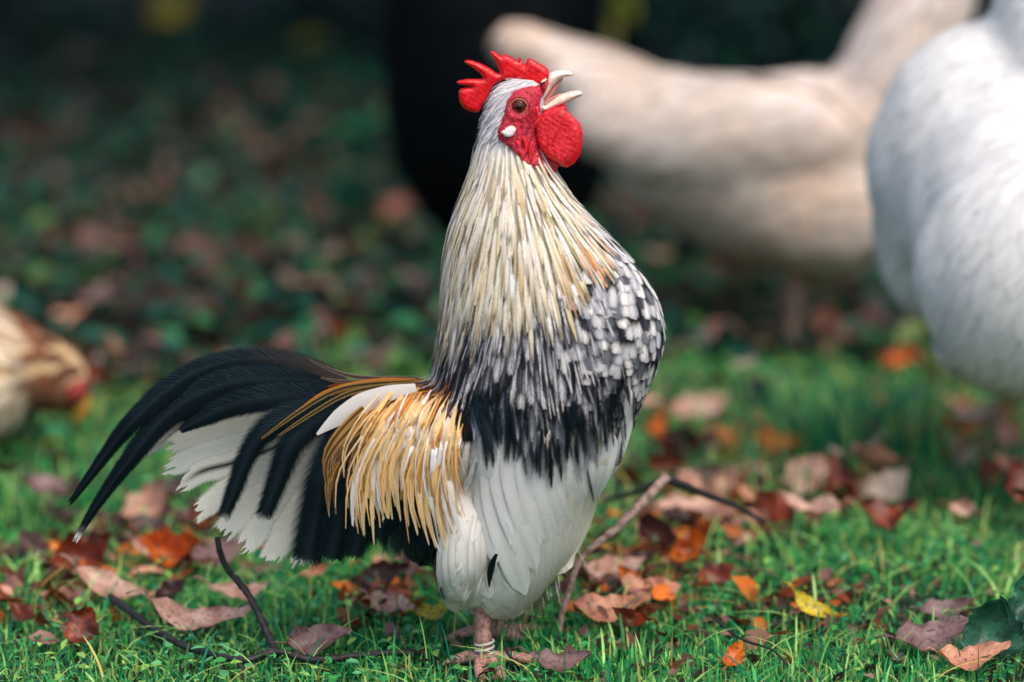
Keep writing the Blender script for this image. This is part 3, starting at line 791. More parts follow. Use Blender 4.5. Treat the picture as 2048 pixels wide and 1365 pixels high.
# ------------------------------------------------------------------ fallen branches
def branches():
    def gp(px, py, y, dz=0): 
        p = W(px, py, y); return (p.x, p.y, max(p.z, gz(p.x, p.y) + .004))
    t = empty('fallen_twig', G(550, 1345), 'thin black forked twig lying in the grass at the lower left', 'twig')
    a = G(222, 1240); b = G(350, 1310); d = G(480, 1348); e = G(552, 1340); f = G(630, 1348); g = G(740, 1336); h = G(850, 1330); i2 = G(885, 1350)
    up = lambda p, z: (p.x, p.y, p.z + z)
    twig('stem', [up(a, .022), up(b, .012), up(d, .012), up(e, .016), up(f, .012), up(g, .012), up(h, .010), up(i2, .003)], 0.0034, 0.0027, M_TWIG_DARK, t, n=60, ns=9, wob=.3)
    yb = e.y
    twig('side_branch', [up(e, .014), tuple(W(545, 1290, yb + .02)), tuple(W(500, 1195, yb + .05)), tuple(W(450, 1130, yb + .06)), tuple(W(434, 1075, yb + .06))], 0.0038, 0.0026, M_TWIG_DARK, t, n=40, ns=9, wob=.3)
    twig('side_branch', [up(d, .012), tuple(W(486, 1365, d.y - .01)), tuple(W(485, 1400, d.y - .03))], .0035, .002, M_TWIG_DARK, t, n=8)
    t = empty('fallen_branch', G(1116, 1296), 'pale grey pink branch rising from the grass right of the rooster', 'branch')
    q = G(1116, 1296)
    twig('stem', [up(q, -.004), tuple(W(1120, 1250, q.y + .005)), tuple(W(1134, 1195, q.y + .012)), tuple(W(1163, 1118, q.y + .025)), tuple(W(1235, 1055, q.y + .05)), tuple(W(1300, 990, q.y + .09)), tuple(W(1332, 955, q.y + .11))], .0026, .0048, M_TWIG_PALE, t, n=46, ns=10, wob=.16)
    twig('side_branch', [tuple(W(1332, 957, q.y + .11)), tuple(W(1400, 985, q.y + .16)), tuple(W(1470, 1012, q.y + .2)), tuple(W(1530, 1045, q.y + .22))], .0044, .0022, M_TWIG_DARK, t, n=22, ns=9, wob=.16)
    twig('side_branch', [tuple(W(1325, 962, q.y + .11)), tuple(W(1270, 985, q.y + .25)), tuple(W(1210, 1000, q.y + .3))], .005, .002, M_TWIG_DARK, t, n=14, ns=8, wob=.16)
    t = empty('fallen_twig', G(1470, 1330), 'thin dark stem slanting across the grass at the bottom right', 'twig')
    twig('stem', [up(G(1420, 1275), .02), up(G(1480, 1318), .018), up(G(1545, 1348), .02), up(G(1580, 1365), .01)], .0014, .001, M_TWIG_DARK, t, n=14, ns=6)
    t = empty('fallen_twig', G(1030, 1350), 'wiry dark stem beside the rooster\'s foot', 'twig')
    twig('stem', [up(G(1000, 1325), .02), up(G(1020, 1350), .016), up(G(1050, 1372), .012)], .0014, .001, M_TWIG_DARK, t, n=12, ns=6)
branches()

# ------------------------------------------------------------------ bodies
def section_tube(secs, ns=22):
    """secs: (centre, axis_a, axis_b) triples -> closed tube"""
    V, F = [], []
    for (ce, a, b) in secs:
        for k in range(ns):
            th = 2 * math.pi * k / ns
            V.append(ce + a * math.cos(th) + b * math.sin(th))
    n = len(secs)
    for i in range(n - 1):
        for k in range(ns):
            F.append((i * ns + k, i * ns + (k + 1) % ns, (i + 1) * ns + (k + 1) % ns, (i + 1) * ns + k))
    F.append(tuple(range(ns))[::-1]); F.append(tuple(range((n - 1) * ns, n * ns)))
    return V, F

def hsec(py, xl, xr, hd, y=0.0):
    a, b = W(xl, py, y), W(xr, py, y)
    return ((a + b) / 2, (b - a) / 2, Vector((0, hd, 0)))

def vsec(px, yt, yb, hd, y=0.0):
    a, b = W(px, yt, y), W(px, yb, y)
    return ((a + b) / 2, (b - a) / 2, Vector((0, hd, 0)))

def blob(px, py, rx, ry, hd, y=0.0):
    ce = W(px, py, y); s = mm(y)
    secs = []
    for k in range(9):
        t = -0.98 + 1.96 * k / 8
        r = math.sqrt(1 - t * t)
        secs.append((ce + Vector((rx * s * t, 0, 0)), Vector((0, 0, ry * s * r)), Vector((0, hd * r, 0))))
    return section_tube(secs)

def fuse(name, pieces, voxel, mat, parent, smooth_it=6, col=(0.05, 0.05, 0.05)):
    V, F = [], []
    for v, f in pieces:
        n = len(V); V += [tuple(p) for p in v]; F += [tuple(i + n for i in q) for q in f]
    me = bpy.data.meshes.new(name + '_src')
    me.from_pydata(V, [], F); me.update()
    bm = bmesh.new(); bm.from_mesh(me); bmesh.ops.recalc_face_normals(bm, faces=bm.faces); bm.to_mesh(me); bm.free()
    o = bpy.data.objects.new('tmp', me); COL.objects.link(o)
    r = o.modifiers.new('r', 'REMESH'); r.mode = 'VOXEL'; r.voxel_size = voxel
    s = o.modifiers.new('s', 'SMOOTH'); s.iterations = smooth_it; s.factor = 0.6
    dg = bpy.context.evaluated_depsgraph_get()
    ev = bpy.data.meshes.new_from_object(o.evaluated_get(dg))
    bpy.data.objects.remove(o); bpy.data.meshes.remove(me)
    n = len(ev.vertices); co = np.zeros(n * 3); ev.vertices.foreach_get('co', co); co = co.reshape(-1, 3)
    F = [tuple(p.vertices) for p in ev.polygons]
    tree_ = BVHTree.FromPolygons([Vector(p) for p in co], F)
    out = mesh(name, co, F, mat, parent, True, np.array([col(p) for p in co]) if callable(col) else np.tile(np.array(col), (n, 1)))
    bpy.data.meshes.remove(ev)
    return out, tree_, co, F

def sample_surface(co, F, spacing_fn, tries, seed):
    """dart throwing on the surface; spacing_fn(p) -> min distance or None"""
    rg = np.random.default_rng(seed)
    Q = np.array([f[:3] for f in F] + [(f[0], f[2], f[3]) for f in F if len(f) == 4])
    A, B, C_ = co[Q[:, 0]], co[Q[:, 1]], co[Q[:, 2]]
    nn = np.cross(B - A, C_ - A); ar = np.linalg.norm(nn, axis=1)
    idx = rg.choice(len(Q), tries, p=ar / ar.sum())
    r1 = np.sqrt(rg.random(tries)); r2 = rg.random(tries)
    P = (1 - r1)[:, None] * A[idx] + (r1 * (1 - r2))[:, None] * B[idx] + (r1 * r2)[:, None] * C_[idx]
    nn = nn / (ar[:, None] + 1e-15)
    grid, out, cell = {}, [], 0.02
    for k in range(tries):
        p = P[k]; r = spacing_fn(p)
        if r is None: continue
        key = tuple((p // cell).astype(int))
        ok = True
        for dx in (-1, 0, 1):
            for dy in (-1, 0, 1):
                for dz in (-1, 0, 1):
                    for q in grid.get((key[0] + dx, key[1] + dy, key[2] + dz), ()):
                        if abs(q[0] - p[0]) < r and abs(q[1] - p[1]) < r and abs(q[2] - p[2]) < r and (q - p) @ (q - p) < r * r:
                            ok = False; break
                    if not ok: break
                if not ok: break
            if not ok: break
        if ok:
            grid.setdefault(key, []).append(p); out.append((p, nn[idx[k]]))
    return out

def profile(v, shape):
    if shape == 'hackle':     # long and pointed
        return (np.clip(v * 5, 0, 1) ** 0.6) * (1 - np.clip((v - 0.55) / 0.45, 0, 1) ** 1.7 * 0.93)
    if shape == 'scale':      # round tip
        return (0.45 + 0.55 * np.clip(v * 1.8, 0, 1)) * np.sqrt(np.clip(1.02 - np.clip((v - 0.5) / 0.5, 0, 1) ** 2.2, 0.0, 1))
    if shape == 'flight':     # broad with a rounded tip
        return (0.12 + 0.88 * np.clip(v * 4.5, 0, 1)) * np.sqrt(np.clip(1 - np.clip((v - 0.78) / 0.22, 0, 1) ** 2.2, 0.0, 1))
    return (0.4 + 0.6 * np.clip(v * 2.5, 0, 1)) * (1 - np.clip((v - 0.5) / 0.5, 0, 1) ** 2 * 0.9)

def ribbon(spine, nrm, hw, cols, rnd, camber=0.25, fray=1.0, nu=5):
    """one feather: spine (n,3), face normals (n,3), half widths (n), cols f(u array, v) -> (nu,3)"""
    n = len(spine)
    T = np.gradient(spine, axis=0); T /= np.linalg.norm(T, axis=1, keepdims=True) + 1e-12
    S = np.cross(T, nrm); S /= np.linalg.norm(S, axis=1, keepdims=True) + 1e-12
    u = np.linspace(-1, 1, nu)
    seg = np.r_[0, np.cumsum(np.linalg.norm(np.diff(spine, axis=0), axis=1))]
    L = seg[-1]
    V = spine[:, None, :] + S[:, None, :] * (hw[:, None] * u[None, :])[:, :, None] - nrm[:, None, :] * (camber * hw[:, None] * (u ** 2)[None, :])[:, :, None]
    C_ = np.stack([cols(u, seg[i] / L) for i in range(n)])
    FC = np.zeros((n, nu, 3)); FC[:, :, 0] = hw[:, None] * u; FC[:, :, 1] = seg[:, None]; FC[:, :, 2] = rnd
    FU = np.zeros((n, nu, 3)); FU[:, :, 0] = u; FU[:, :, 1] = (seg / L)[:, None]; FU[:, :, 2] = fray
    F = [(j * nu + i, j * nu + i + 1, (j + 1) * nu + i + 1, (j + 1) * nu + i) for j in range(n - 1) for i in range(nu - 1)]
    return V.reshape(-1, 3), F, C_.reshape(-1, 3), FC.reshape(-1, 3), FU.reshape(-1, 3)

def drape(bvh, p, n, d, L, hw, shape, cols, off0=0.001, off1=0.004, ns=7, nu=5, camber=0.25, fray=1.0, flow=None):
    """a feather that lies on the surface, its tip lifted off by off1"""
    p = Vector(p); d = Vector(d)
    pts, nr = [], []
    q = p.copy()
    for k in range(ns):
        t = k / (ns - 1)
        loc, nn, _, _ = bvh.find_nearest(q)
        pts.append(loc + nn * (off0 + (off1 - off0) * t ** 0.8)); nr.append(nn)
        if flow is not None: d = Vector(flow(loc))
        dd = d - nn * d.dot(nn)
        if dd.length < 1e-6: dd = d
        dd.normalize()
        q = loc + dd * (L / (ns - 1))
    spine = np.array(pts); nrm = np.array(nr)
    v = np.linspace(0, 1, ns)
    return ribbon(spine, nrm, hw * profile(v, shape), cols, random.random(), camber, fray, nu)

# ------------------------------------------------------------------ the rooster
FOOT = W(965, 1335, -0.02)
rooster = empty('rooster', (FOOT.x, -0.0, 0.0), 'crowing rooster with red comb, cream neck, mottled black and white body and black arched tail', 'rooster')

PIECES = []
PIECES.append(section_tube([hsec(*s) for s in (
    (157, 1012, 1078, .006), (170, 992, 1088, .011), (184, 980, 1091, .0145), (205, 972, 1092, .016), (235, 962, 1085, .0175), (265, 956, 1078, .0185), (300, 950, 1085, .021),
    (340, 946, 1104, .027), (400, 923, 1144, .037), (450, 904, 1190, .046), (500, 893, 1240, .053), (550, 888, 1286, .060), (600, 884, 1314, .066),
    (650, 882, 1327, .071), (700, 876, 1325, .075), (750, 866, 1306, .078), (800, 866, 1284, .080), (850, 880, 1262, .080), (900, 900, 1236, .078),
    (950, 915, 1200, .074), (1000, 915, 1166, .069), (1060, 910, 1142, .062), (1120, 903, 1112, .053), (1180, 915, 1078, .040), (1225, 940, 1050, .020))]))
PIECES.append(section_tube([vsec(*s) for s in (
    (1000, 730, 980, .076), (920, 752, 985, .074), (850, 766, 970, .066), (780, 772, 940, .052), (710, 772, 900, .034), (650, 775, 860, .018), (630, 785, 840, .008))]))
PIECES.append(blob(870, 1010, 85, 120, .052))
PIECES.append(blob(915, 1080, 45, 130, .03, -.045))
PIECES.append(blob(915, 1080, 45, 130, .03, .045))
def bproj(p):
    return proj((p[0], -abs(p[1]), p[2]))

# colours of the plumage
WHITE, CREAM, TAN, GOLD, ORNG, BRWN = c(236, 232, 226), c(230, 213, 176), c(196, 170, 122), c(224, 170, 84), c(196, 104, 22), c(104, 52, 24)
BLK, DGREY, GREY, LGREY = c(5, 10, 13), c(48, 52, 60), c(128, 130, 138), c(196, 196, 202)

HT = [(840, 745), (880, 735), (930, 715), (1000, 700), (1060, 712), (1110, 690), (1160, 650), (1210, 575), (1260, 520), (1320, 480)]
def hackle_edge(px):
    return float(np.interp(px, [a for a, _ in HT], [b for _, b in HT]))

def region(px, py):
    if py < 285 and not (py > 250 and px < 0): return 'head'
    if px < 905 and py > 760:
        return 'rump' if py < 930 else ('fluff' if px < 880 or py < 1010 else 'thigh')
    if py > 905 and px < 935: return 'thigh'
    e = hackle_edge(px)
    if px > 1100 + max(0, (py - 340)) * 0.62 and py < 480: return 'throat'
    if py < e - 105: return 'hackle'
    if px > 1165 + 45 * math.sin(py * .06 + px * .09) and py < 840: return 'scale'
    if py > 895 - 0.10 * (1240 - px) * (1 if px < 1240 else 0) + 20: return 'lower'
    if py > 785: return 'band'
    return 'mottle'

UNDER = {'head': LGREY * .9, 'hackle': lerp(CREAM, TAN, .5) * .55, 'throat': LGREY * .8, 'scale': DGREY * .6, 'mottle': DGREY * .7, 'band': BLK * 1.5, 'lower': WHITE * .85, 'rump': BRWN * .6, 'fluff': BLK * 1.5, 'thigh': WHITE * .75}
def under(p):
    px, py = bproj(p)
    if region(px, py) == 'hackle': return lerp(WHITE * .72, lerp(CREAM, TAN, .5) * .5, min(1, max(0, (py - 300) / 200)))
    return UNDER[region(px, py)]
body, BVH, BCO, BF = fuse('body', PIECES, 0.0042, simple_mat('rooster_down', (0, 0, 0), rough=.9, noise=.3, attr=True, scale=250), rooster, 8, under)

SPACE = {'head': .0026, 'hackle': .0060, 'throat': .0065, 'scale': .0068, 'mottle': .0047, 'band': .0052, 'lower': .013, 'rump': .0075, 'fluff': .009, 'thigh': .013}
def spacing(p):
    px, py = bproj(p)
    r = SPACE[region(px, py)]
    if region(px, py) == 'hackle': r = lerp(.0040, .0062, min(1, max(0, (py - 300) / 130)))
    if abs(p[1]) < 0.012 and region(px, py) == 'head' and px > 1075: return None
    return r if p[1] < 0.02 else r * 1.35

def hackle_cols(tipy, px, orange):
    base = lerp(WHITE, CREAM, min(1, max(0, random.gauss(.62, .35))))
    if random.random() < .22: base = lerp(CREAM, TAN, random.random())
    dark_tip = np.clip((tipy - (560 if px > 960 else 520)) / 160, 0, 1) * random.random() ** (.5 if px > 960 else .25)
    edge = random.random()
    fleck = random.random() < .75
    dk_edge = min(1, max(0, (tipy - 480) / 240)) * random.random()
    fv, fuu = random.uniform(.6, .95), random.choice((-.5, 0, .5))
    shaft = random.random() < .35 and tipy > 520
    def f(u, v):
        k = lerp(WHITE, base, min(1, v * 1.8))
        k = np.tile(k, (len(u), 1))
        au = np.abs(u)[:, None]
        if edge > .4: k = lerp(k, lerp(c(130, 108, 84), c(52, 46, 42), dk_edge), .55 * np.clip((au - .55) * 2.4, 0, 1) * min(1, v * 2))
        else: k = lerp(k, WHITE, .6 * np.clip((au - .5) * 2, 0, 1))
        if orange: k = lerp(k, ORNG, .85 * np.clip(1 - au * 1.2, 0, 1) * min(1, v * 1.3))
        if shaft: k = lerp(k, BLK * 2, .85 * (au < .3) * np.clip((v - .35) * 3, 0, 1))
        if dark_tip > 0: k = lerp(k, BLK * 1.5, dark_tip * np.clip((v - .55) * 2.6, 0, 1))
        if fleck: k = lerp(k, BLK * 2, .95 * (np.exp(-((u - fuu) / .4) ** 2) * math.exp(-((v - fv) / .085) ** 2))[:, None])
        return k
    return f

def flat_cols(base, tip=None, edge=None, jit=.15, streak=.0):
    b = base * random.uniform(1 - jit, 1 + jit)
    t = b if tip is None else tip * random.uniform(1 - jit, 1 + jit)
    sv = np.random.default_rng(random.randrange(1 << 30)).uniform(1 - streak, 1 + streak, 16)
    def f(u, v):
        k = np.tile(lerp(b, t, v ** 1.5), (len(u), 1)) * sv[:len(u), None]
        if edge is not None: k = lerp(k, edge, np.clip((np.abs(u)[:, None] - .55) * 2.2, 0, 1))
        return k
    return f

def scale_cols(py):
    dk = lerp(BLK, DGREY, random.random() * .6)
    lt = lerp(LGREY, WHITE, random.random()) * float(np.interp(py, [480, 640, 800], [1.0, .92, .62]))
    th = random.uniform(.18, .42) + float(np.interp(py, [520, 600, 680, 800], [-.30, -.12, .02, .22]))
    rim = random.random() < .5
    duller = random.random()
    if random.random() < .22: lt = lerp(DGREY, GREY, random.random())
    sv = np.random.default_rng(random.randrange(1 << 30)).normal(0, 1, 7).clip(-1.5, 1.5)
    def f(u, v):
        a = np.clip((v - th - .14 * np.abs(u) + .05 * sv) / .24, 0, 1)[:, None]
        k = lerp(dk, lt, a) * (1 + .12 * sv[:, None])
        k = k * (1 - .30 * np.clip((v - .8) * 5, 0, 1) * duller)
        if rim: k = lerp(k, dk, .8 * np.clip((np.abs(u)[:, None] - .7) * 3.3, 0, 1))
        return k
    return f

def mottle_cols(px, py):
    n1 = hash_noise(px * .01, py * .01, 4.2, 3.0) + .6 * hash_noise(px * .01, py * .01, 9.0, 1.0) + random.gauss(0, .2)
    dark = np.interp(py, [600, 700, 775, 835, 910], [-.45, -.38, .02, .55, .42])
    if px < 980: dark += .45
    if px > 1150: dark -= .1
    m = n1 + dark
    if m > .42: a, b = BLK, lerp(BLK, DGREY, random.random() ** 2)
    elif m > .12: a, b = lerp(BLK, DGREY, random.random()), GREY * random.uniform(.4, 1.1)
    elif m > -.3: a, b = lerp(DGREY, GREY, random.random()), lerp(GREY, LGREY, random.random())
    else: a, b = lerp(GREY, LGREY, random.random()), lerp(LGREY, WHITE, random.random())
    tipdark = random.random() < .25
    rg = np.random.default_rng(random.randrange(1 << 30)); sv = rg.uniform(.55, 1.35, 16)
    def f(u, v):
        k = np.tile(lerp(a, b, np.clip(v * 1.4, 0, 1)), (len(u), 1)) * sv[:len(u), None]
        if tipdark: k = lerp(k, BLK, np.clip((v - .7) * 4, 0, 1))
        return k
    return f

def flowdir(px, py, reg):
    if reg == 'head': d = (px - 1130, (py - 120) * 1.2)
    elif reg in ('hackle', 'throat'):
        d = (px - 1005 + (20 if reg == 'throat' else 0), max(60, py - 70))
    elif reg == 'scale': d = (-.25 + .5 * (1230 - px) / 300, 1)
    elif reg in ('mottle', 'band'): d = ((px - 1040) / 500, 1)
    elif reg == 'lower': d = (-.2, 1)
    elif reg == 'thigh': d = (-.12, 1)
    elif reg == 'rump': d = (-1, .55 + (py - 760) / 120)
    else: d = (-.5, 1)
    v = Vector((d[0], 0, -d[1])); v.normalize(); return v

feathers_by = {}
stuff_bags = {'soft': Bag(), 'black': Bag()}
pts = sample_surface(BCO, BF, spacing, 42000, 5)
S0 = mm(-.05)
hackle_made = 0
def part_feather(name, data, mat):
    v, f, cc, fc, fu = data
    return mesh(name, v, f, mat, rooster, True, cc, fc, fu)
order = sorted(pts, key=lambda q: q[0][2])
NHK = sum(1 for p, n in pts if p[1] < .005 and region(*bproj(p)) == 'hackle' and bproj(p)[1] > 310)
for (p, n) in order:
    px, py = bproj(p); rg_ = region(px, py); near = p[1] < 0.005
    d = flowdir(px, py, rg_)
    d = Vector((d.x + random.gauss(0, .07), random.gauss(0, .05), d.z + random.gauss(0, .05)))
    flow = None
    if rg_ == 'head':
        k = lerp(WHITE, lerp(LGREY, c(232, 196, 190), .5), random.random() * .7)
        if (px < 990 or py > 250) and random.random() < .32: k = lerp(GREY, DGREY, random.random())
        data = drape(BVH, p, n, d, random.uniform(16, 30) * S0, random.uniform(2.2, 3.8) * S0, 'soft', flat_cols(k, k), .0003, .0024, 5, 3, .02, 1.4)
        stuff_bags['soft'].add(*data); continue
    if rg_ == 'hackle':
        t = np.clip((py - 285) / 300, 0, 1)
        L = lerp(70, 185, t) * random.uniform(.8, 1.2); hw = lerp(4.8, 10.2, t) * random.uniform(.75, 1.25)
        L = max(45, min(L, hackle_edge(px + (px - 1005) * .35) + random.gauss(-5, 26) - py))
        orange = 1100 < px < 1215 and 390 < py < 520 and random.random() < .55
        flow = lambda q: flowdir(*bproj(q), 'hackle')
        data = drape(BVH, p, n, d, L * S0, hw * S0, 'hackle', hackle_cols(py + L * .9, px, orange), .0016 + .0010 * random.random(), .0036 + .0012 * random.random(), 9, 5, .06, .9, flow)
        if near and py > 310 and hackle_made < 295 and random.random() < 300 / max(300, NHK):
            hackle_made += 1; part_feather('hackle_feather', data, M_FEATHER)
        else: stuff_bags['soft'].add(*data)
        continue
    if rg_ == 'throat':
        data = drape(BVH, p, n, d, random.uniform(45, 70) * S0, random.uniform(6, 10) * S0, 'soft', flat_cols(lerp(LGREY, WHITE, random.random()), WHITE, jit=.08), .0015, .0042, 6, 5, .12, 1.2)
    elif rg_ == 'scale':
        data = drape(BVH, p, n, d, random.uniform(40, 62) * S0, random.uniform(19, 29) * S0, 'scale', scale_cols(py), .0006 + .0006 * random.random(), .0026 + .0008 * random.random(), 11, 7, .06, 1.1)
        if near and px > 1180: part_feather('breast_feather', data, M_FEATHER); continue
    elif rg_ == 'mottle':
        broad = random.random() < .16 and px > 960
        data = drape(BVH, p, n, d, random.uniform(50, 95) * S0, random.uniform(10, 17) * S0, 'scale', scale_cols(min(py, 640)), .0010, .0038, 8, 7, .05, 1.5) if broad else drape(BVH, p, n, d, random.uniform(50, 95) * S0, random.uniform(3.4, 7.2) * S0, 'soft', mottle_cols(px, py), .0010, .0036 + .001 * random.random(), 7, 5, .1, 1.6)
    elif rg_ == 'band':
        cf = mottle_cols(px, py)
        data = drape(BVH, p, n, d, random.uniform(45, 80) * S0, random.uniform(3.2, 7.5) * S0, 'soft', cf, .0015, .0045 + .001 * random.random(), 7, 5, .1, 1.8)
    elif rg_ == 'lower':
        data = drape(BVH, p, n, d, random.uniform(80, 120) * S0, random.uniform(18, 30) * S0, 'flight', flat_cols(WHITE * .95, WHITE, jit=.05), .0008, .0022, 8, 5, .04, .9)
    elif rg_ == 'thigh':
        data = drape(BVH, p, n, d, random.uniform(100, 150) * S0, random.uniform(18, 28) * S0, 'flight', flat_cols(WHITE * .85, WHITE * .92, jit=.05), .0008, .0022, 9, 5, .04, .9)
    elif rg_ == 'rump':
        if py < 800: k, kt = lerp(BRWN * .6, ORNG, random.random() * .6), lerp(BRWN, GOLD, random.random())
        else: k, kt = lerp(BLK, DGREY, random.random()), lerp(BLK, BRWN, random.random())
        data = drape(BVH, p, n, d, random.uniform(50, 75) * S0, random.uniform(5, 8) * S0, 'hackle', flat_cols(k, kt, jit=.2), .001, .004, 7, 5)
    else:
        data = drape(BVH, p, n, d, random.uniform(55, 85) * S0, random.uniform(9, 15) * S0, 'soft', flat_cols(BLK, lerp(BLK, DGREY, random.random() * .5), streak=.3), .001, .006, 6, 5, .25, 1.6)
    stuff_bags['black' if rg_ in ('fluff',) else 'soft'].add(*data)
o = stuff_bags['soft'].build('body_plumage', M_FEATHER, rooster); o['kind'] = 'stuff'
o = stuff_bags['black'].build('belly_fluff', M_BLACK, rooster); o['kind'] = 'stuff'

# wing: flight feathers and coverts hanging down over the flank
def flank(px, py, off):
    """point on the near flank as the photo shows it at px, py, off metres outside the body"""
    d = ray(px, py).normalized()
    hit = BVH.ray_cast(CAM, d)
    if hit[0] is None:
        return W(px, py, -.02), Vector((0, -1, 0))
    n = hit[1]
    if n.dot(d) > 0: n = -n
    return hit[0] + n * off, n

def flank_feather(name, ctrl, hws, cols, off, mat, shape=None, nv=18, nu=7, camber=.18, fray=.6, bulge=0.0, mirror=None):
    P = catmull(ctrl, nv)
    pts, nrs = [], []
    for k, q in enumerate(P):
        a, n = flank(q[0], q[1], off + bulge * math.sin(math.pi * k / (nv - 1)))
        pts.append(a); nrs.append(n)
    A = np.array(pts)
    for _ in range(3): A[1:-1] = (A[:-2] + 2 * A[1:-1] + A[2:]) / 4
    nr = np.array(nrs) * .5 + np.array((0, -1, 0)) * .5; nr /= np.linalg.norm(nr, axis=1, keepdims=True)
    v = np.linspace(0, 1, nv)
    hw = np.interp(v, np.linspace(0, 1, len(hws)), hws) * S0
    if shape: hw = hw * profile(v, shape)
    data = ribbon(A, nr, hw, cols, random.random(), camber, fray, nu)
    o = part_feather(name, data, mat)
    if mirror is not None:
        vv = data[0].copy(); vv[:, 1] *= -1
        mirror.add(vv, [f[::-1] for f in data[1]], *data[2:])
    return o

far_bag, far_black = Bag(), Bag()
def white_cols(dirty=0.0, warm=0.0):
    b = lerp(c(232, 230, 228), c(222, 214, 196), warm) * random.uniform(.93, 1.03)
    def f(u, v):
        k = np.tile(b, (len(u), 1))
        k = lerp(k, b * .86, np.clip((np.abs(u)[:, None] - .82) * 6, 0, 1))
        k = lerp(k, b * .86, (np.abs(u) < .08)[:, None] * 1.0)
        if dirty > 0: k = lerp(k, c(120, 104, 78), dirty * np.clip((v - .72) * 3.2, 0, 1))
        return k
    return f
NF = 11
for i in range(NF):                                   # right hand (front) feathers lie lowest
    t = 1 - i / (NF - 1)
    bx, by = lerp(965, 1192, t), lerp(872, 850, t)
    tx, ty = lerp(1015, 1100, t), lerp(1244, 1155, t) - 6 * math.sin(t * 9)
    mx, my = lerp(975, 1158, t), lerp(1080, 1015, t)
    flank_feather('flight_feather', [(bx, by), (lerp(bx, mx, .6), lerp(by, my, .55)), (mx, my), (lerp(mx, tx, .6), lerp(my, ty, .6)), (tx, ty)],
                  [30, 40, 44, 42, 36], white_cols(.8 * (t < .75), t), .0030 + .00030 * i, M_FLIGHT, 'flight', camber=.03, mirror=far_bag)
for i in range(9):                                    # shorter layer above: its slanting tips show
    t = 1 - i / 8
    bx, by = lerp(975, 1165, t) + random.gauss(0, 6), 862 + random.gauss(0, 8)
    tx, ty = lerp(1055, 1160, t) + random.gauss(0, 9), lerp(1165, 1000, t) + random.gauss(0, 16)
    flank_feather('wing_covert', [(bx, by), (lerp(bx, tx, .35) - 4, lerp(by, ty, .45)), (tx, ty)],
                  [22, 30, 30, 26], white_cols(0, .15), .0066 + .00028 * i, M_FLIGHT, 'flight', nv=14, camber=.03, mirror=far_bag)
down = Bag()
for k in range(70):
    x0 = random.uniform(900, 1215); y0 = random.uniform(900, 1200)
    if x0 > 1225 - max(0, y0 - 900) * .38: continue
    dx = random.gauss(8 if x0 > 970 else -4, 8); L0 = random.uniform(22, 52)
    pp = []
    for q in range(6):
        a, n = flank(x0 + dx * q / 5, y0 + L0 * q / 5, .0088 + .0022 * q / 5 if x0 > 970 else .0078 + .002 * q / 5); pp.append(a)
    b = WHITE * random.uniform(.84, 1.0)
    down.add(*ribbon(np.array(pp), np.tile(np.array((0, -1.0, 0)), (6, 1)), np.array([1, 5, 7, 7, 5, 1.5]) * S0 * random.uniform(.5, 1), lambda u, v, b=b: np.tile(b, (len(u), 1)), random.random(), .05, 2.2, 3))
o = down.build('flank_down', M_FEATHER, rooster); o['kind'] = 'stuff'
fringe = Bag()
for k in range(60):
    x0 = random.uniform(990, 1105); y0 = float(np.interp(x0, [990, 1030, 1105], [1205, 1222, 1165])) + random.gauss(0, 8)
    p0 = W(x0, y0, random.uniform(-.03, .02)); d0 = Vector((random.gauss(-.1, .35), random.gauss(0, .3), -1)).normalized()
    A = np.array([p0 + d0 * (.004 * q) + Vector((0, 0, -.0003 * q * q)) for q in range(6)])
    fringe.add(*ribbon(A, np.tile(np.array((0, -1.0, 0)), (6, 1)), np.array([2, 4, 4, 3.4, 2.2, .6]) * S0, flat_cols(lerp(c(150, 134, 104), c(60, 50, 38), random.random()), c(44, 38, 30), jit=.2), random.random(), .1, 1.8, 3))
o = fringe.build('belly_fringe', M_FEATHER, rooster); o['kind'] = 'stuff'
# leading edge of the wing
flank_feather('wing_edge', [(1236, 742), (1246, 790), (1241, 840), (1222, 900), (1192, 970)], [7, 12, 14, 15, 10], white_cols(0, 0), .0085, M_FLIGHT, 'flight', mirror=far_bag)
flank_feather('wing_edge', [(1205, 840), (1204, 890), (1190, 945), (1172, 992)], [12, 20, 19, 10], white_cols(0, 0), .0088, M_FLIGHT, 'flight', camber=.05, mirror=far_bag)
# inner band of grey white running down beside the thigh
flank_feather('wing_covert', [(985, 862), (985, 980), (990, 1060), (998, 1120)], [22, 30, 28, 16], white_cols(0, 0), .0100, M_FLIGHT, 'flight', mirror=far_bag)
flank_feather('wing_covert', [(1000, 1095), (990, 1120), (984, 1160)], [9, 9, 5], flat_cols(BLK * 2), .0122, M_BLACK, 'soft', nv=8)
# thigh feathers
for i in range(7):
    t = i / 6
    flank_feather('thigh_feather', [(lerp(935, 965, t), lerp(960, 915, t)), (lerp(908, 955, t), 1060), (lerp(900, 965, t), 1150), (lerp(912, 985, t), lerp(1228, 1190, t))],
                  [18, 26, 28, 24], lambda u, v, b=random.uniform(.78, .9): lerp(np.tile(WHITE * b, (len(u), 1)), WHITE * b * .7, np.clip((np.abs(u)[:, None] - .75) * 4, 0, 1)), .0030 + .0007 * i, M_FLIGHT, 'flight', camber=.06, mirror=far_bag)
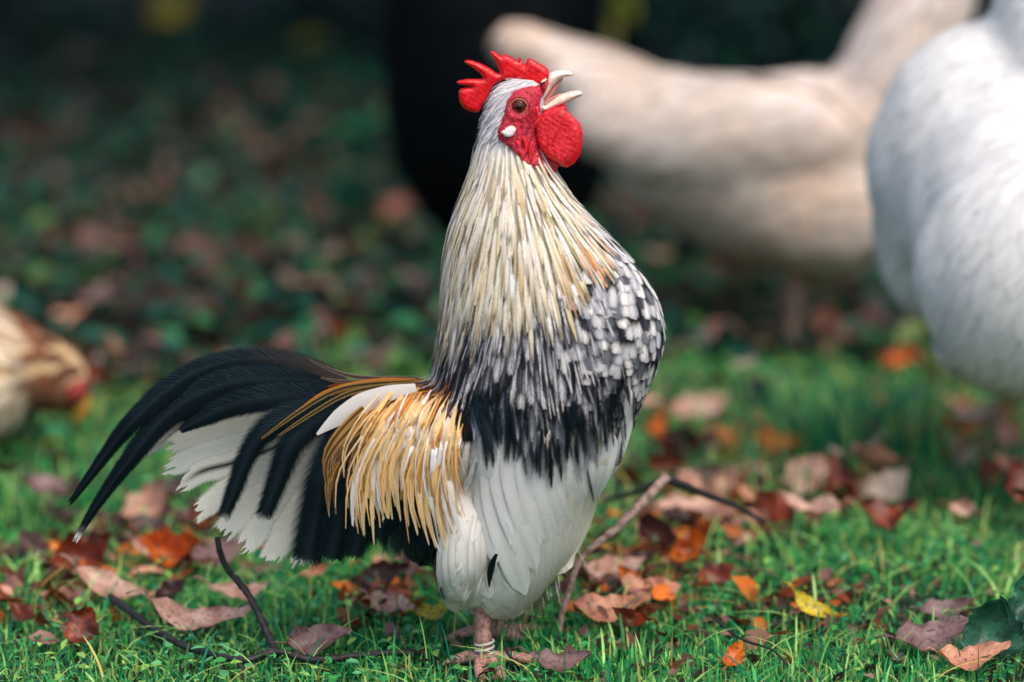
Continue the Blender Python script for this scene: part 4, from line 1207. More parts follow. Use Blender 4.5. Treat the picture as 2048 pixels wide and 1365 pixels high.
# black patches that hang over the white of the wing
for k in range(150):
    x0 = random.uniform(955, 1245); low = float(np.interp(x0, [955, 1010, 1060, 1095, 1130, 1180, 1245], [905, 900, 925, 965, 925, 905, 860]))
    y1 = low - 14 + random.gauss(0, 24) + 16 * math.sin(x0 * .11); x1 = x0 + random.gauss(0, 6)
    w = random.uniform(7, 14)
    flank_feather('wing_bar_feather', [(x0, y1 - 75), ((x0 + x1) / 2, y1 - 38), (x1, y1)], [w * .8, w, w, w * .6], flat_cols(BLK, lerp(BLK, DGREY, random.random() ** 3), streak=.4) if random.random() < .74 else flat_cols(DGREY, lerp(GREY, LGREY, random.random()), streak=.4), .0105 + .003 * random.random(), M_BLACK, 'soft', nv=8, nu=5, camber=.1, fray=2.2, mirror=far_black)
# ---- tail
def plane_feather(name, ctrl, hws, ys, cols, mat, nv=30, nu=7, camber=.08, fray=.7, mirror=None, mirror_only=False, tilt=0.0):
    """feather of the upright tail: ctrl and half widths in photo pixels, ys depth along it"""
    P = catmull(ctrl, nv); v = np.linspace(0, 1, nv)
    y = np.interp(v, np.linspace(0, 1, len(ys)), ys)
    A = np.array([W(P[k][0], P[k][1], y[k]) for k in range(nv)])
    nr = np.tile(np.array((0, -1.0, tilt)), (nv, 1)); nr /= np.linalg.norm(nr, axis=1, keepdims=True)
    hw = np.interp(v, np.linspace(0, 1, len(hws)), hws) * S0
    data = ribbon(A, nr, hw, cols, random.random(), camber, fray, nu)
    if mirror is not None:
        vv = data[0].copy(); vv[:, 1] *= -1
        mirror.add(vv, [f[::-1] for f in data[1]], *data[2:])
    if mirror_only: return None
    return part_feather(name, data, mat)

def black_cols(tipwhite=0.0, edge=None, brown=0.0):
    def f(u, v):
        k = np.tile(BLK, (len(u), 1)) * 1.0
        k = lerp(k, c(26, 32, 38), .8 * (np.abs(u) < .1)[:, None])
        if brown: k = lerp(k, c(70, 58, 52), brown * np.clip(1 - v * 3.2, 0, 1))
        if edge is not None: k = lerp(k, edge, np.clip((np.abs(u)[:, None] - .5) * 2.4, 0, 1))
        if tipwhite: k = lerp(k, WHITE, np.clip((v - 1 + tipwhite) * 60, 0, 1))
        return k
    return f
def tail_white(dark_shaft=False):
    b = c(240, 235, 222) * random.uniform(.94, 1.02)
    def f(u, v):
        k = np.tile(b, (len(u), 1))
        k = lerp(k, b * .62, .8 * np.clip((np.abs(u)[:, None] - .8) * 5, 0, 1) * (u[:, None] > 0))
        if dark_shaft: k = lerp(k, BLK, (np.abs(u) < .12)[:, None] * np.clip((.95 - v) * 6, 0, 1))
        return k
    return f

TW = [  # white main tail feathers, drawn from the upper one down
    ([(650, 815), (560, 828), (470, 850), (385, 872), (316, 898)], [10, 20, 27, 31, 27], False),
    ([(650, 825), (560, 862), (470, 890), (385, 918), (310, 945)], [10, 22, 28, 31, 26], False),
    ([(650, 835), (560, 890), (470, 925), (400, 945), (345, 985)], [10, 22, 28, 30, 24], True),
    ([(655, 845), (570, 920), (490, 960), (430, 1000), (378, 1040)], [10, 24, 30, 32, 26], False),
    ([(660, 850), (580, 950), (510, 1000), (460, 1050), (425, 1088)], [10, 26, 32, 34, 28], False),
    ([(665, 855), (595, 970), (540, 1035), (500, 1080), (470, 1112)], [10, 26, 32, 34, 28], False),
    ([(670, 860), (620, 980), (580, 1050), (550, 1100), (530, 1130)], [10, 26, 34, 36, 30], False),
    ([(680, 865), (650, 990), (625, 1070), (605, 1115), (590, 1148)], [10, 26, 34, 36, 30], False),
]
for i, (ct, hw, ds) in enumerate(TW):
    y0 = .006 - .0034 * i
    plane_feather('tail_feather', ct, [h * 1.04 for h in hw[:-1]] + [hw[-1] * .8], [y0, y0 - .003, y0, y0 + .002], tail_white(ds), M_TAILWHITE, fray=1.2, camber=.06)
# pale streaked feather behind the second sickle
plane_feather('tail_feather', [(520, 815), (430, 835), (345, 868), (290, 900), (240, 935)], [10, 22, 26, 22, 6], [.012, .012, .012], lambda u, v: lerp(np.tile(c(214, 206, 194), (len(u), 1)), BLK, ((u > -.25) & (u < .35))[:, None] * 1.0), M_TAILWHITE, fray=1.6)
plane_feather('tail_feather', [(540, 800), (440, 812), (360, 840), (310, 880), (262, 925)], [10, 20, 20, 16, 5], [.006, .006, .006], lambda u, v: lerp(np.tile(BLK, (len(u), 1)), c(210, 202, 192), ((u < -.3))[:, None] * np.clip((v - .55) * 5, 0, 1)), M_TAILWHITE, fray=1.4)
# sickles
plane_feather('sickle_feather', [(705, 785), (640, 764), (560, 759), (470, 764), (392, 792), (322, 842), (255, 925), (200, 1000), (160, 1065), (139, 1110)], [16, 28, 36, 40, 39, 34, 27, 18, 11, 4], [-.020, -.032, -.034, -.024], black_cols(.075), M_BLACK, nv=44, nu=9)
plane_feather('sickle_feather', [(690, 768), (640, 738), (570, 720), (490, 718), (405, 738), (325, 788), (250, 860), (185, 945), (145, 1000), (119, 1030)], [14, 21, 27, 30, 31, 30, 26, 18, 11, 3], [-.022, -.030, -.036, -.026], black_cols(.02, brown=.8), M_BLACK, nv=44, nu=9)
plane_feather('sickle_feather', [(700, 792), (620, 790), (540, 795), (460, 812), (400, 840), (350, 868)], [14, 30, 37, 36, 26, 5], [-.028, -.036, -.030], black_cols(), M_BLACK, nv=30)
# black coverts hanging in front of the white feathers
TC = [
    ([(700, 795), (620, 818), (545, 850), (498, 905), (468, 980), (441, 1048)], [14, 32, 38, 27, 23, 14]),
    ([(705, 800), (640, 838), (585, 885), (560, 945), (540, 1000), (522, 1048)], [14, 32, 38, 32, 26, 20]),
    ([(720, 815), (680, 870), (650, 950), (632, 1040), (608, 1140)], [16, 40, 50, 50, 42]),
    ([(740, 825), (715, 900), (690, 990), (672, 1070), (655, 1135)], [18, 44, 50, 46, 34]),
    ([(780, 840), (755, 930), (730, 1030), (712, 1090), (705, 1130)], [24, 46, 48, 40, 22]),
    ([(820, 860), (790, 950), (765, 1040), (755, 1090)], [24, 50, 44, 20]),
]
for i, (ct, hw) in enumerate(TC):
    y0 = -.030 - .004 * i
    plane_feather('tail_covert', ct, [h * 1.14 for h in hw], [y0 - .004, y0 - .008, y0 - .003], black_cols(.0), M_BLACK, fray=1.0, camber=.10)
# gold edged long saddle feathers that reach back over the tail
for (ct, hw, kind) in (
        ([(830, 762), (740, 768), (670, 782), (600, 822), (512, 886)], [8, 9, 9, 8, 2], 'edge'),
        ([(830, 766), (750, 775), (690, 790), (620, 830), (540, 884)], [8, 9, 9, 7, 2], 'edge'),
        ([(830, 758), (750, 762), (690, 772), (640, 790), (585, 830)], [8, 9, 8, 6, 2], 'gold'),
        ([(840, 755), (760, 757), (700, 752), (650, 735), (610, 715)], [8, 9, 9, 7, 2], 'pale'),
        ([(840, 758), (770, 762), (720, 764), (670, 762), (630, 752)], [8, 9, 9, 7, 2], 'pale'),
        ([(840, 762), (780, 766), (740, 772), (700, 778), (650, 795)], [8, 9, 9, 6, 2], 'gold'),
        ([(850, 758), (790, 764), (740, 764), (690, 766), (650, 775)], [8, 10, 9, 6, 2], 'brown')):
    hw = [1.2] + [h * .66 for h in hw[1:]]
    e = {'edge': c(226, 186, 116), 'gold': GOLD, 'pale': c(170, 150, 130), 'brown': ORNG}[kind]
    core = {'edge': BLK, 'gold': ORNG * .9, 'pale': c(60, 50, 48), 'brown': BRWN}[kind]
    plane_feather('saddle_feather', ct, hw, [-.052, -.050, -.048, -.046], lambda u, v, e=e, core=core: lerp(np.tile(core, (len(u), 1)), e, np.clip((np.abs(u)[:, None] - .42) * 3, 0, 1)), M_SADDLE, nv=18, nu=5)
# broad white feather lying over the black
plane_feather('saddle_feather', [(832, 775), (775, 788), (715, 812), (665, 845), (632, 871)], [8, 17, 22, 17, 2], [-.058, -.052, -.046], lambda u, v: np.tile(c(234, 228, 222), (len(u), 1)), M_FLIGHT, nv=16, fray=.3)

# hanging saddle hackles
SGOLD, SCREAM = c(228, 178, 104), c(236, 214, 170)
def saddle_cols(t):
    r = random.random()
    if t < .16: core, edge = (BLK * 2, lerp(BRWN, SGOLD, random.random()))
    elif r < .20: core, edge = c(232, 230, 232), c(240, 238, 236)
    elif r < .31: core, edge = lerp(BRWN, ORNG, .7), SGOLD
    else: core, edge = lerp(SGOLD, SCREAM, random.random()), lerp(SGOLD, SCREAM, random.random())
    root = lerp(ORNG, BRWN, random.random() * .7) if .12 < t < .75 and random.random() < .55 else lerp(edge, ORNG, .15)
    dk = random.random() < .2
    def f(u, v):
        au = np.abs(u)[:, None]
        k = lerp(np.tile(core, (len(u), 1)), edge, np.clip((au - .2) * 1.8, 0, 1))
        k = lerp(np.tile(root, (len(u), 1)), k, min(1, v * 4.6))
        if dk: k = lerp(k, BRWN, .6 * (au > .7) * np.clip((v - .3) * 2, 0, 1))
        k = lerp(k, WHITE, .5 * np.clip((v - .9) * 10, 0, 1))
        return k
    return f
TIPS = [(0, 648, 985), (.12, 678, 1050), (.25, 735, 1092), (.4, 770, 1050), (.55, 800, 1040), (.7, 872, 1110), (.85, 905, 1105), (1, 922, 1050)]
for k in range(150):
    t = (k + random.random()) / 100 if k < 100 else random.random() * .8 + .18
    bx = lerp(765, 925, t ** .85) + random.gauss(0, 8); by = lerp(800, 838, t) + random.gauss(0, 14) - 16 * math.sin(math.pi * t)
    tx = float(np.interp(t, [a for a, _, _ in TIPS], [b for _, b, _ in TIPS])) + random.gauss(0, 10)
    ty = float(np.interp(t, [a for a, _, _ in TIPS], [b for _, _, b in TIPS])) + random.gauss(0, 10)
    ln = random.choice((1, 1, .85, .7, .55)) if k < 100 else random.uniform(.35, .75)
    sx = lerp(-46, -24, t) + random.gauss(0, 7)
    full = [(bx, by), (lerp(bx, tx, .25) + sx * .75, lerp(by, ty, .25)), (lerp(bx, tx, .55) + sx, lerp(by, ty, .55)), (lerp(bx, tx, .8) + sx * .55, lerp(by, ty, .82)), (tx, ty)]
    Q = catmull(full, 20)[:max(6, int(20 * ln))]
    ct = [tuple(Q[0]), tuple(Q[len(Q) // 3]), tuple(Q[2 * len(Q) // 3]), tuple(Q[-1])]
    w = random.uniform(4.2, 8.4)
    y0 = -.058 - .010 * t - .006 * random.random() - (.004 if ln < .8 else 0)
    plane_feather('saddle_feather', ct, [w * .15, w * .8, w, w, w * .9, w * .55, .5], [y0 + .030, y0 + .004, y0 - .012, y0 - .012, y0 - .006], saddle_cols(t), M_SADDLE, nv=13, nu=5, camber=.08, fray=.5, mirror=far_bag if ln > .84 and by > 806 else None)
# fine loose strands over the saddle
strands = Bag()
for k in range(130):
    t = random.random()
    bx = lerp(770, 925, t ** .85) + random.gauss(0, 10); by = lerp(800, 838, t) + random.gauss(0, 16) - 14 * math.sin(math.pi * t)
    tx = float(np.interp(t, [a for a, _, _ in TIPS], [b for _, b, _ in TIPS])) + random.gauss(0, 16)
    ty = lerp(by, float(np.interp(t, [a for a, _, _ in TIPS], [b for _, _, b in TIPS])), random.uniform(.35, 1.0))
    tx = lerp(bx, tx, (ty - by) / 250)
    sx = lerp(-44, -22, t) * (ty - by) / 260
    P = catmull([(bx, by), (lerp(bx, tx, .3) + sx * .8, lerp(by, ty, .3)), (lerp(bx, tx, .65) + sx, lerp(by, ty, .65)), (tx, ty)], 10)
    y0 = -.070 - .010 * t - .006 * random.random()
    A = np.array([W(P[q][0], P[q][1], y0 + .034 * max(0, 1 - q / 3.0) - .006 * math.sin(q / 9 * 3.0)) for q in range(10)])
    strands.add(*ribbon(A, np.tile(np.array((0, -1.0, 0)), (10, 1)), np.interp(np.linspace(0, 1, 10), [0, .3, .8, 1], [.4, 1.9, 1.5, .4]) * S0, saddle_cols(max(t, .2)), random.random(), .1, .3, 3))
o = strands.build('saddle_strands', M_SADDLE, rooster); o['kind'] = 'stuff'
# dark soft underfeathers below the saddle
for k in range(26):
    t = k / 25
    bx, by = lerp(770, 930, t), lerp(880, 900, t); tx, ty = lerp(730, 900, t) + random.gauss(0, 12), lerp(1105, 1130, t) + random.gauss(0, 18)
    plane_feather('under_feather', [(bx, by), (lerp(bx, tx, .5) - 8, lerp(by, ty, .5)), (tx, ty)], [16, 22, 24, 20, 8], [-.052, -.054, -.044], flat_cols(BLK * 1.2, lerp(BLK, DGREY, .4), streak=.4), M_BLACK, nv=10, nu=5, fray=1.8, mirror=far_black)
o = far_bag.build('far_side_plumage', M_FEATHER, rooster); o['kind'] = 'stuff'
o = far_black.build('far_side_dark_plumage', M_BLACK, rooster); o['kind'] = 'stuff'

# ---- head
def zpt(x, y):      # coordinates read off an enlarged view of the head
    return (880 + x / 4.014, 60 + y / 4.014)

def fill_poly(poly, step):
    """triangulate a smooth outline with inner points: 2D points, triangles, distance of each point to the rim"""
    P = np.array(poly)
    out = []
    for i in range(len(P)):
        a, b = P[i], P[(i + 1) % len(P)]
        m = max(1, int(np.linalg.norm(b - a) / step))
        out += [a + (b - a) * k / m for k in range(m)]
    B = np.array(out); nb = len(B)
    lo, hi = B.min(0), B.max(0)
    inner = []
    def inside(q):
        x, y = q; r = False
        for i in range(nb):
            x1, y1 = B[i]; x2, y2 = B[(i + 1) % nb]
            if (y1 > y) != (y2 > y) and x < (x2 - x1) * (y - y1) / (y2 - y1) + x1: r = not r
        return r
    j = 0
    yv = lo[1]
    while yv < hi[1]:
        xv = lo[0] + (step / 2 if j % 2 else 0)
        while xv < hi[0]:
            q = np.array((xv, yv))
            if np.min(np.linalg.norm(B - q, axis=1)) > step * .6 and inside(q): inner.append(q)
            xv += step
        yv += step * .87; j += 1
    pts2 = [Vector(p) for p in B] + [Vector(p) for p in inner]
    edges = [(i, (i + 1) % nb) for i in range(nb)]
    vs, es, fs, ov, oe, of = delaunay_2d_cdt(pts2, edges, [], 1, 1e-5)
    P2 = np.array([(v.x, v.y) for v in vs])
    dist = np.array([np.min(np.linalg.norm(B - q, axis=1)) for q in P2])
    rim = dist < 1e-3
    return P2, [tuple(f) for f in fs], dist, rim

def inflate(name, poly, y0, thick, step, mat, parent, ripple=0.0, full=None, warp=None, mirror=False):
    """lens-shaped solid with the given outline, standing in the upright plane y0"""
    P2, fs, dist, rim = fill_poly(poly, step)
    dm = full if full else dist.max()
    prof = np.sqrt(np.clip(1 - (1 - np.clip(dist / dm, 0, 1)) ** 2, 0, 1))
    V, n = [], len(P2)
    for s in (-1, 1):
        for k in range(n):
            y = y0 + s * thick * .5 * prof[k]
            if warp: y += warp(P2[k][0], P2[k][1])
            if ripple and not rim[k]: y += ripple * hash_noise(P2[k][0] * .1, P2[k][1] * .1, 3.0, 2.0) * min(1, dist[k] / 6)
            V.append(W(P2[k][0], P2[k][1], y0) + Vector((0, y - y0, 0)))
    F = [f for f in fs]
    F += [tuple((i + n) if not rim[i] else i for i in f[::-1]) for f in fs]
    V = [tuple(v) for v in V]
    if mirror: V = [(v[0], -v[1], v[2]) for v in V]; F = [f[::-1] for f in F]
    o = mesh(name, V, F, mat, parent)
    bm = bmesh.new(); bm.from_mesh(o.data)
    loose = [v for v in bm.verts if not v.link_faces]
    bmesh.ops.delete(bm, geom=loose, context='VERTS')
    bmesh.ops.recalc_face_normals(bm, faces=bm.faces)
    bm.to_mesh(o.data); bm.free()
    return o

comb_z = [(868, 415), (882, 345), (868, 318), (835, 290), (800, 272), (770, 252), (735, 236), (700, 232), (690, 262), (676, 284), (664, 262), (655, 226), (640, 214), (630, 226), (632, 252), (606, 240),
          (565, 212), (530, 200), (505, 203), (490, 208), (462, 190), (432, 170), (408, 168), (404, 186), (428, 224), (455, 270), (474, 318), (482, 352), (455, 345), (400, 306), (330, 272), (260, 246), (212, 242), (194, 254), (206, 270), (265, 304), (322, 350), (350, 392),
          (290, 394), (220, 394), (152, 406), (134, 420), (142, 436), (200, 446), (258, 458), (200, 464), (160, 474), (148, 510), (156, 575), (182, 622), (225, 652), (280, 666), (312, 660), (345, 610), (380, 560), (400, 500), (440, 440), (500, 408), (560, 400), (640, 410), (720, 440), (800, 452)]
inflate('comb', [zpt(*q) for q in comb_z], 0.0, .0085, 3.2, M_COMB, rooster, ripple=.00025, full=11)

face_z = [(800, 440), (850, 405), (872, 425), (846, 500), (815, 560), (806, 610), (818, 655), (790, 690), (800, 760), (800, 880), (850, 1000), (920, 1050), (955, 1085), (935, 1150), (920, 1215), (885, 1180), (830, 1135), (760, 1105), (690, 1075), (630, 1025), (560, 950), (500, 905), (462, 880), (455, 820), (480, 760), (500, 700), (515, 640), (535, 560), (590, 490), (650, 465), (720, 448)]
def relief(name, poly, h, step, mat, parent, bump_amp=0.0, full=14.0, folds=None, base=.0):
    P2, fs, dist, rim = fill_poly(poly, step)
    V = []
    for k, q in enumerate(P2):
        d = ray(q[0], q[1]).normalized()
        hit = BVH.ray_cast(CAM, d)
        p = hit[0] if hit[0] is not None and hit[0].y < .004 else W(q[0], q[1], -.006)
        hh = h * math.sqrt(max(0, 1 - (1 - min(1, dist[k] / full)) ** 2)) + base
        hh += bump_amp * random.uniform(-1, 1) * min(1, dist[k] / 5)
        if folds: hh += folds(q[0], q[1]) * min(1, dist[k] / 6)
        if rim[k]: hh = -.0025
        V.append(p + Vector((0, -hh, 0)))
    ys = np.array([v[1] for v in V])
    o = mesh(name, V, [f[::-1] for f in fs], mat, parent)
    o2 = mesh(name, [(v[0], -v[1], v[2]) for v in V], fs, mat, parent)
    return o
def face_folds(px, py):
    r = math.hypot(px - 1037.5, py - 213)
    z = .0012 * math.exp(-((r - 23) / 5.0) ** 2)
    # wrinkles below the eye running down to the wattle
    if py > 250: z += .0011 * math.sin((px + .35 * py) * .42) * math.exp(-((px - 1050) / 26) ** 2)
    return z
relief('face', [zpt(*q) for q in face_z], .0042, 3.0, M_FACE, rooster, .0005, 12.0, face_folds, .0008)

watt_z = [(880, 635), (925, 618), (975, 630), (1040, 665), (1090, 718), (1114, 790), (1112, 880), (1092, 970), (1050, 1040), (990, 1076), (930, 1062), (860, 1020), (805, 960), (775, 880), (765, 800), (785, 720), (830, 665)]
wat = [zpt(*q) for q in watt_z]
warp = lambda px, py: -.003 * ((px - 1110) / 45.0) + .0007 * math.sin(px * .13 + py * .07)
inflate('wattle', wat, -.017, .0065, 3.0, M_WATTLE, rooster, .0004, 13, warp)
wat_far = [(x + 8, y + 8) for x, y in wat]
inflate('wattle', wat_far, -.006, .0055, 3.4, M_COMB, rooster, .0003, 13)
for ct in ([(1035, 283), (1040, 300), (1046, 318), (1054, 322)], [(1046, 275), (1052, 292), (1050, 308)], [(1064, 285), (1060, 305), (1062, 322)], [(1072, 215), (1078, 235), (1070, 252)]):
    A = [tuple(W(q[0], q[1], -.0235)) for q in ct]
    twig('face_fold', A, .0016, .0013, M_WATTLE, rooster, n=12, ns=8, wob=.1)

lobe_z = [(482, 812), (515, 792), (542, 766), (575, 760), (606, 768), (618, 800), (596, 846), (552, 864), (505, 846)]
relief('earlobe', [zpt(*q) for q in lobe_z], .0035, 2.6, M_LOBE, rooster, .0, 8, None, .0062)

# beak
up_z = [(872, 352), (915, 330), (985, 322), (1045, 333), (1078, 362), (1050, 372), (1000, 380), (955, 404), (905, 452), (865, 512), (828, 566), (812, 548), (830, 490), (855, 430)]
lo_z = [(812, 604), (845, 604), (890, 570), (950, 525), (1040, 494), (1110, 486), (1152, 502), (1138, 528), (1060, 566), (985, 598), (925, 622), (870, 648), (828, 660), (812, 640)]
inflate('upper_beak', [zpt(*q) for q in up_z], -.001, .0135, 2.4, M_BEAK, rooster, 0, 13)
inflate('lower_beak', [zpt(*q) for q in lo_z], -.001, .0125, 2.4, M_BEAK, rooster, 0, 9)
inflate('mouth', [zpt(*q) for q in [(806, 552), (828, 560), (862, 508), (900, 450), (952, 402), (990, 388), (972, 425), (930, 492), (900, 545), (862, 592), (812, 612)]], 0.0022, .006, 2.6, M_MOUTH, rooster, 0, 8)
inflate('tongue', [zpt(*q) for q in [(815, 600), (850, 575), (900, 535), (960, 510), (985, 508), (960, 530), (905, 565), (850, 610)]], -0.0005, .006, 2.4, M_MOUTH, rooster, 0, 6)
chin_z = [(828, 650), (880, 640), (940, 612), (1000, 596), (1020, 640), (985, 690), (900, 700), (840, 690)]
inflate('chin', [zpt(*q) for q in chin_z], -.004, .012, 3, M_COMB, rooster, .0006, 8)
nost = [zpt(*q) for q in [(806, 420), (830, 400), (856, 392), (858, 404), (838, 420), (815, 432)]]
relief('nostril', nost, .002, 2, M_BEAK, rooster, 0, 3, None, .0045)

def eye():
    d = ray(1037.5, 213).normalized()
    hit = BVH.ray_cast(CAM, d)[0]
    for s in (-1, 1):
        ce = Vector((hit.x, s * (abs(hit.y) + .0012), hit.z))
        def dome(name, r, h, yoff, mat, n=20, m=6, par=rooster, power=1.0):
            V = [ce + Vector((0, s * (yoff + h), 0))]; F = []
            for j in range(1, m + 1):
                a = j / m * math.pi / 2
                for k in range(n):
                    th = 2 * math.pi * k / n
                    V.append(ce + Vector((r * math.sin(a) * math.cos(th), s * (yoff + h * math.cos(a)), r * math.sin(a) * math.sin(th))))
            for k in range(n): F.append((0, 1 + k, 1 + (k + 1) % n))
            for j in range(m - 1):
                for k in range(n):
                    F.append((1 + j * n + k, 1 + (j + 1) * n + k, 1 + (j + 1) * n + (k + 1) % n, 1 + j * n + (k + 1) % n))
            if s > 0: F = [f[::-1] for f in F]
            return mesh(name, V, F, mat, par)
        e = dome('eye', .0060, .0028, .0022, M_IRIS)
        dome('pupil', .0029, .0013, .0040, M_PUPIL, par=e)
        dome('cornea', .0062, .0040, .0022, M_CORNEA, par=e)
        ring = [(ce + Vector((.0066 * math.cos(a) * 1.05, s * .0036, .0066 * math.sin(a) * .95))) for a in np.linspace(0, 2 * math.pi, 30)]
        V, F = tube_data(ring, np.full(30, .0009), 7)
        mesh('eyelid', V, F, M_LID, rooster)
        ring = [(ce + Vector((.0083 * math.cos(a) * 1.08, s * .0028, .0083 * math.sin(a) * .98))) for a in np.linspace(0, 2 * math.pi, 30)]
        V, F = tube_data(ring, np.full(30, .0012), 7, .1)
        mesh('eyelid', V, F, M_FACE, rooster)
eye()

# ---- legs and feet
def scaled_leg(name, top, bot, r0, r1, par):
    n = 46
    P = catmull([tuple(top), tuple(lerp(Vector(top), Vector(bot), .5) + Vector((.001, 0, 0))), tuple(bot)], n)
    rad = np.linspace(r0, r1, n) * (1 + .055 * np.sign(np.sin(np.arange(n) * 1.05)))
    return mesh(name, *tube_data(P, rad, 12, .03), M_SHANK, par)
def toe(par, ctrl, r0, r1):
    n = 26
    P = catmull(ctrl, n)
    rad = np.linspace(r0, r1, n) * (1 + .07 * np.sin(np.arange(n) * 1.5))
    o = mesh('toe', *tube_data(P, rad, 10, .04), M_SHANK, par)
    d = P[-1] - P[-2]; d /= np.linalg.norm(d)
    A = [tuple(P[-1] - d * .002), tuple(P[-1] + d * .005 + np.array((0, 0, .0005))), tuple(P[-1] + d * .011 + np.array((0, 0, -.0035)))]
    mesh('claw', *tube_data(catmull(A, 8), np.linspace(r1 * .75, .0005, 8), 8), M_CLAW, o)
for (x, y, s) in ((967, -.022, 0), (985, .040, 1)):
    gpt = G(x, 1338) if not s else G(990, 1288)
    ank = Vector((gpt.x, gpt.y, .011))
    top = Vector((ank.x - .004, ank.y * .8, .088))
    leg = scaled_leg('leg', top, ank, .0074 if not s else .0068, .0064, rooster)
    R0 = .0060
    def tp(dx, dy): return (ank.x + dx, ank.y + dy, .006)
    hub = (ank.x, ank.y, .010)
    if not s:
        toe(leg, [hub, (ank.x + .010, ank.y - .020, .009), tp(.016, -.045)], R0, .0042)
        toe(leg, [hub, (ank.x + .022, ank.y + .004, .009), tp(.046, .006)], R0, .0042)
        toe(leg, [hub, (ank.x - .003, ank.y - .022, .009), tp(-.002, -.050)], R0, .0042)
        toe(leg, [hub, (ank.x - .014, ank.y + .004, .009), tp(-.027, .002)], R0, .0045)
        for k in range(3):                       # white spiral ring on the shank
            z = .0135 + .0048 * k
            rg_ = [(ank.x + .0008 + .0078 * math.cos(a), ank.y + .0078 * math.sin(a), z + .0016 * math.cos(a)) for a in np.linspace(0, 6.283, 26)]
            mesh('leg_ring', *tube_data(rg_, np.full(26, .0011), 7), M_RING, leg)
    else:
        toe(leg, [hub, (ank.x + .008, ank.y - .004, .010), tp(.021, -.004)], R0, .0045)
        toe(leg, [hub, (ank.x + .018, ank.y + .014, .009), tp(.036, .028)], R0, .0042)
        toe(leg, [hub, (ank.x - .006, ank.y + .022, .009), tp(-.012, .042)], R0, .0042)
        toe(leg, [hub, (ank.x - .018, ank.y - .004, .013), tp(-.040, -.006)], R0, .0042)

# ------------------------------------------------------------------ hens
def hen_plumage(name, parent, co, F, bvh, pick, spacing_m, L, hw, direction, seed, tries=9000, lift=.005):
    bag = Bag()
    for (p, n) in sample_surface(co, F, lambda q: spacing_m, tries, seed):
        cols = pick(p)
        d = direction(p)
        d = Vector((d[0] + random.gauss(0, .1), d[1] + random.gauss(0, .1), d[2] + random.gauss(0, .1)))
        bag.add(*drape(bvh, p, n, d, L * random.uniform(.8, 1.2), hw * random.uniform(.8, 1.2), 'scale', cols, .001, lift, 5, 5, .06, .5))
    o = bag.build(name, M_HEN, parent); o['kind'] = 'stuff'
    return o

def hen_leg(par, x, y, top, mat):
    leg = mesh('leg', *tube_data(catmull([(x, y, top), (x + .005, y, top * .5), (x, y, .012)], 12), np.full(12, .009), 8), mat, par)
    for a in (-.5, 0, .5, 3.14):
        mesh('toe', *tube_data(catmull([(x, y, .012), (x + .03 * math.cos(a), y + .03 * math.sin(a), .01), (x + .06 * math.cos(a), y + .06 * math.sin(a), .006)], 6), np.linspace(.007, .004, 6), 6), mat, leg)

def hen_head(par, ce, fwd, r, mat, y, comb=True):
    """small head details: eye, beak, comb, wattles"""
    f = Vector(fwd).normalized(); up = Vector((0, 0, 1)); up = (up - f * up.dot(f)).normalized()
    mesh('beak', *tube_data(catmull([tuple(ce + f * r * .7), tuple(ce + f * r * 1.3), tuple(ce + f * r * 1.9 - up * r * .15)], 7), np.linspace(r * .36, .001, 7), 8), M_HBEAK, par)
    for s in (-1, 1):
        sd_ = Vector((0, s, 0))
        mesh('eye', *tube_data([tuple(ce + f * r * .2 + up * r * .15 + sd_ * r * .75), tuple(ce + f * r * .2 + up * r * .15 + sd_ * r * .95)], [r * .2, r * .12], 8), M_PUPIL, par)
        A = [tuple(ce + f * r * .9 - up * r * .4 + sd_ * r * .3), tuple(ce + f * r * .9 - up * r * 1.0 + sd_ * r * .35), tuple(ce + f * r * .8 - up * r * 1.5 + sd_ * r * .35)]
        mesh('wattle', *tube_data(catmull(A, 6), [r * .2, r * .35, r * .4, r * .38, r * .28, r * .08], 8), M_COMB, par)
        mesh('face', *tube_data([tuple(ce + f * r * .45 + sd_ * r * .6), tuple(ce + f * r * .45 + sd_ * r * .9)], [r * .7, r * .45], 10), M_COMB, par)
    if comb:
        A = [tuple(ce + f * r * 1.0 + up * r * .5), tuple(ce + f * r * .3 + up * r * 1.15), tuple(ce - f * r * .5 + up * r * 1.0)]
        mesh('comb', *tube_data(catmull(A, 9), [r * .1, r * .3, r * .2, r * .34, r * .22, r * .34, r * .22, r * .26, r * .08], 8), M_COMB, par)
M_HBEAK = simple_mat('horn_beak', c(206, 150, 60), rough=.4, noise=.2, scale=150)
M_HFACE = simple_mat('dull_red_hen_skin', c(142, 50, 44), rough=.6, noise=.3, scale=200)
M_HLEG = simple_mat('dull_hen_shank', c(150, 120, 100), rough=.6, noise=.3, scale=200)

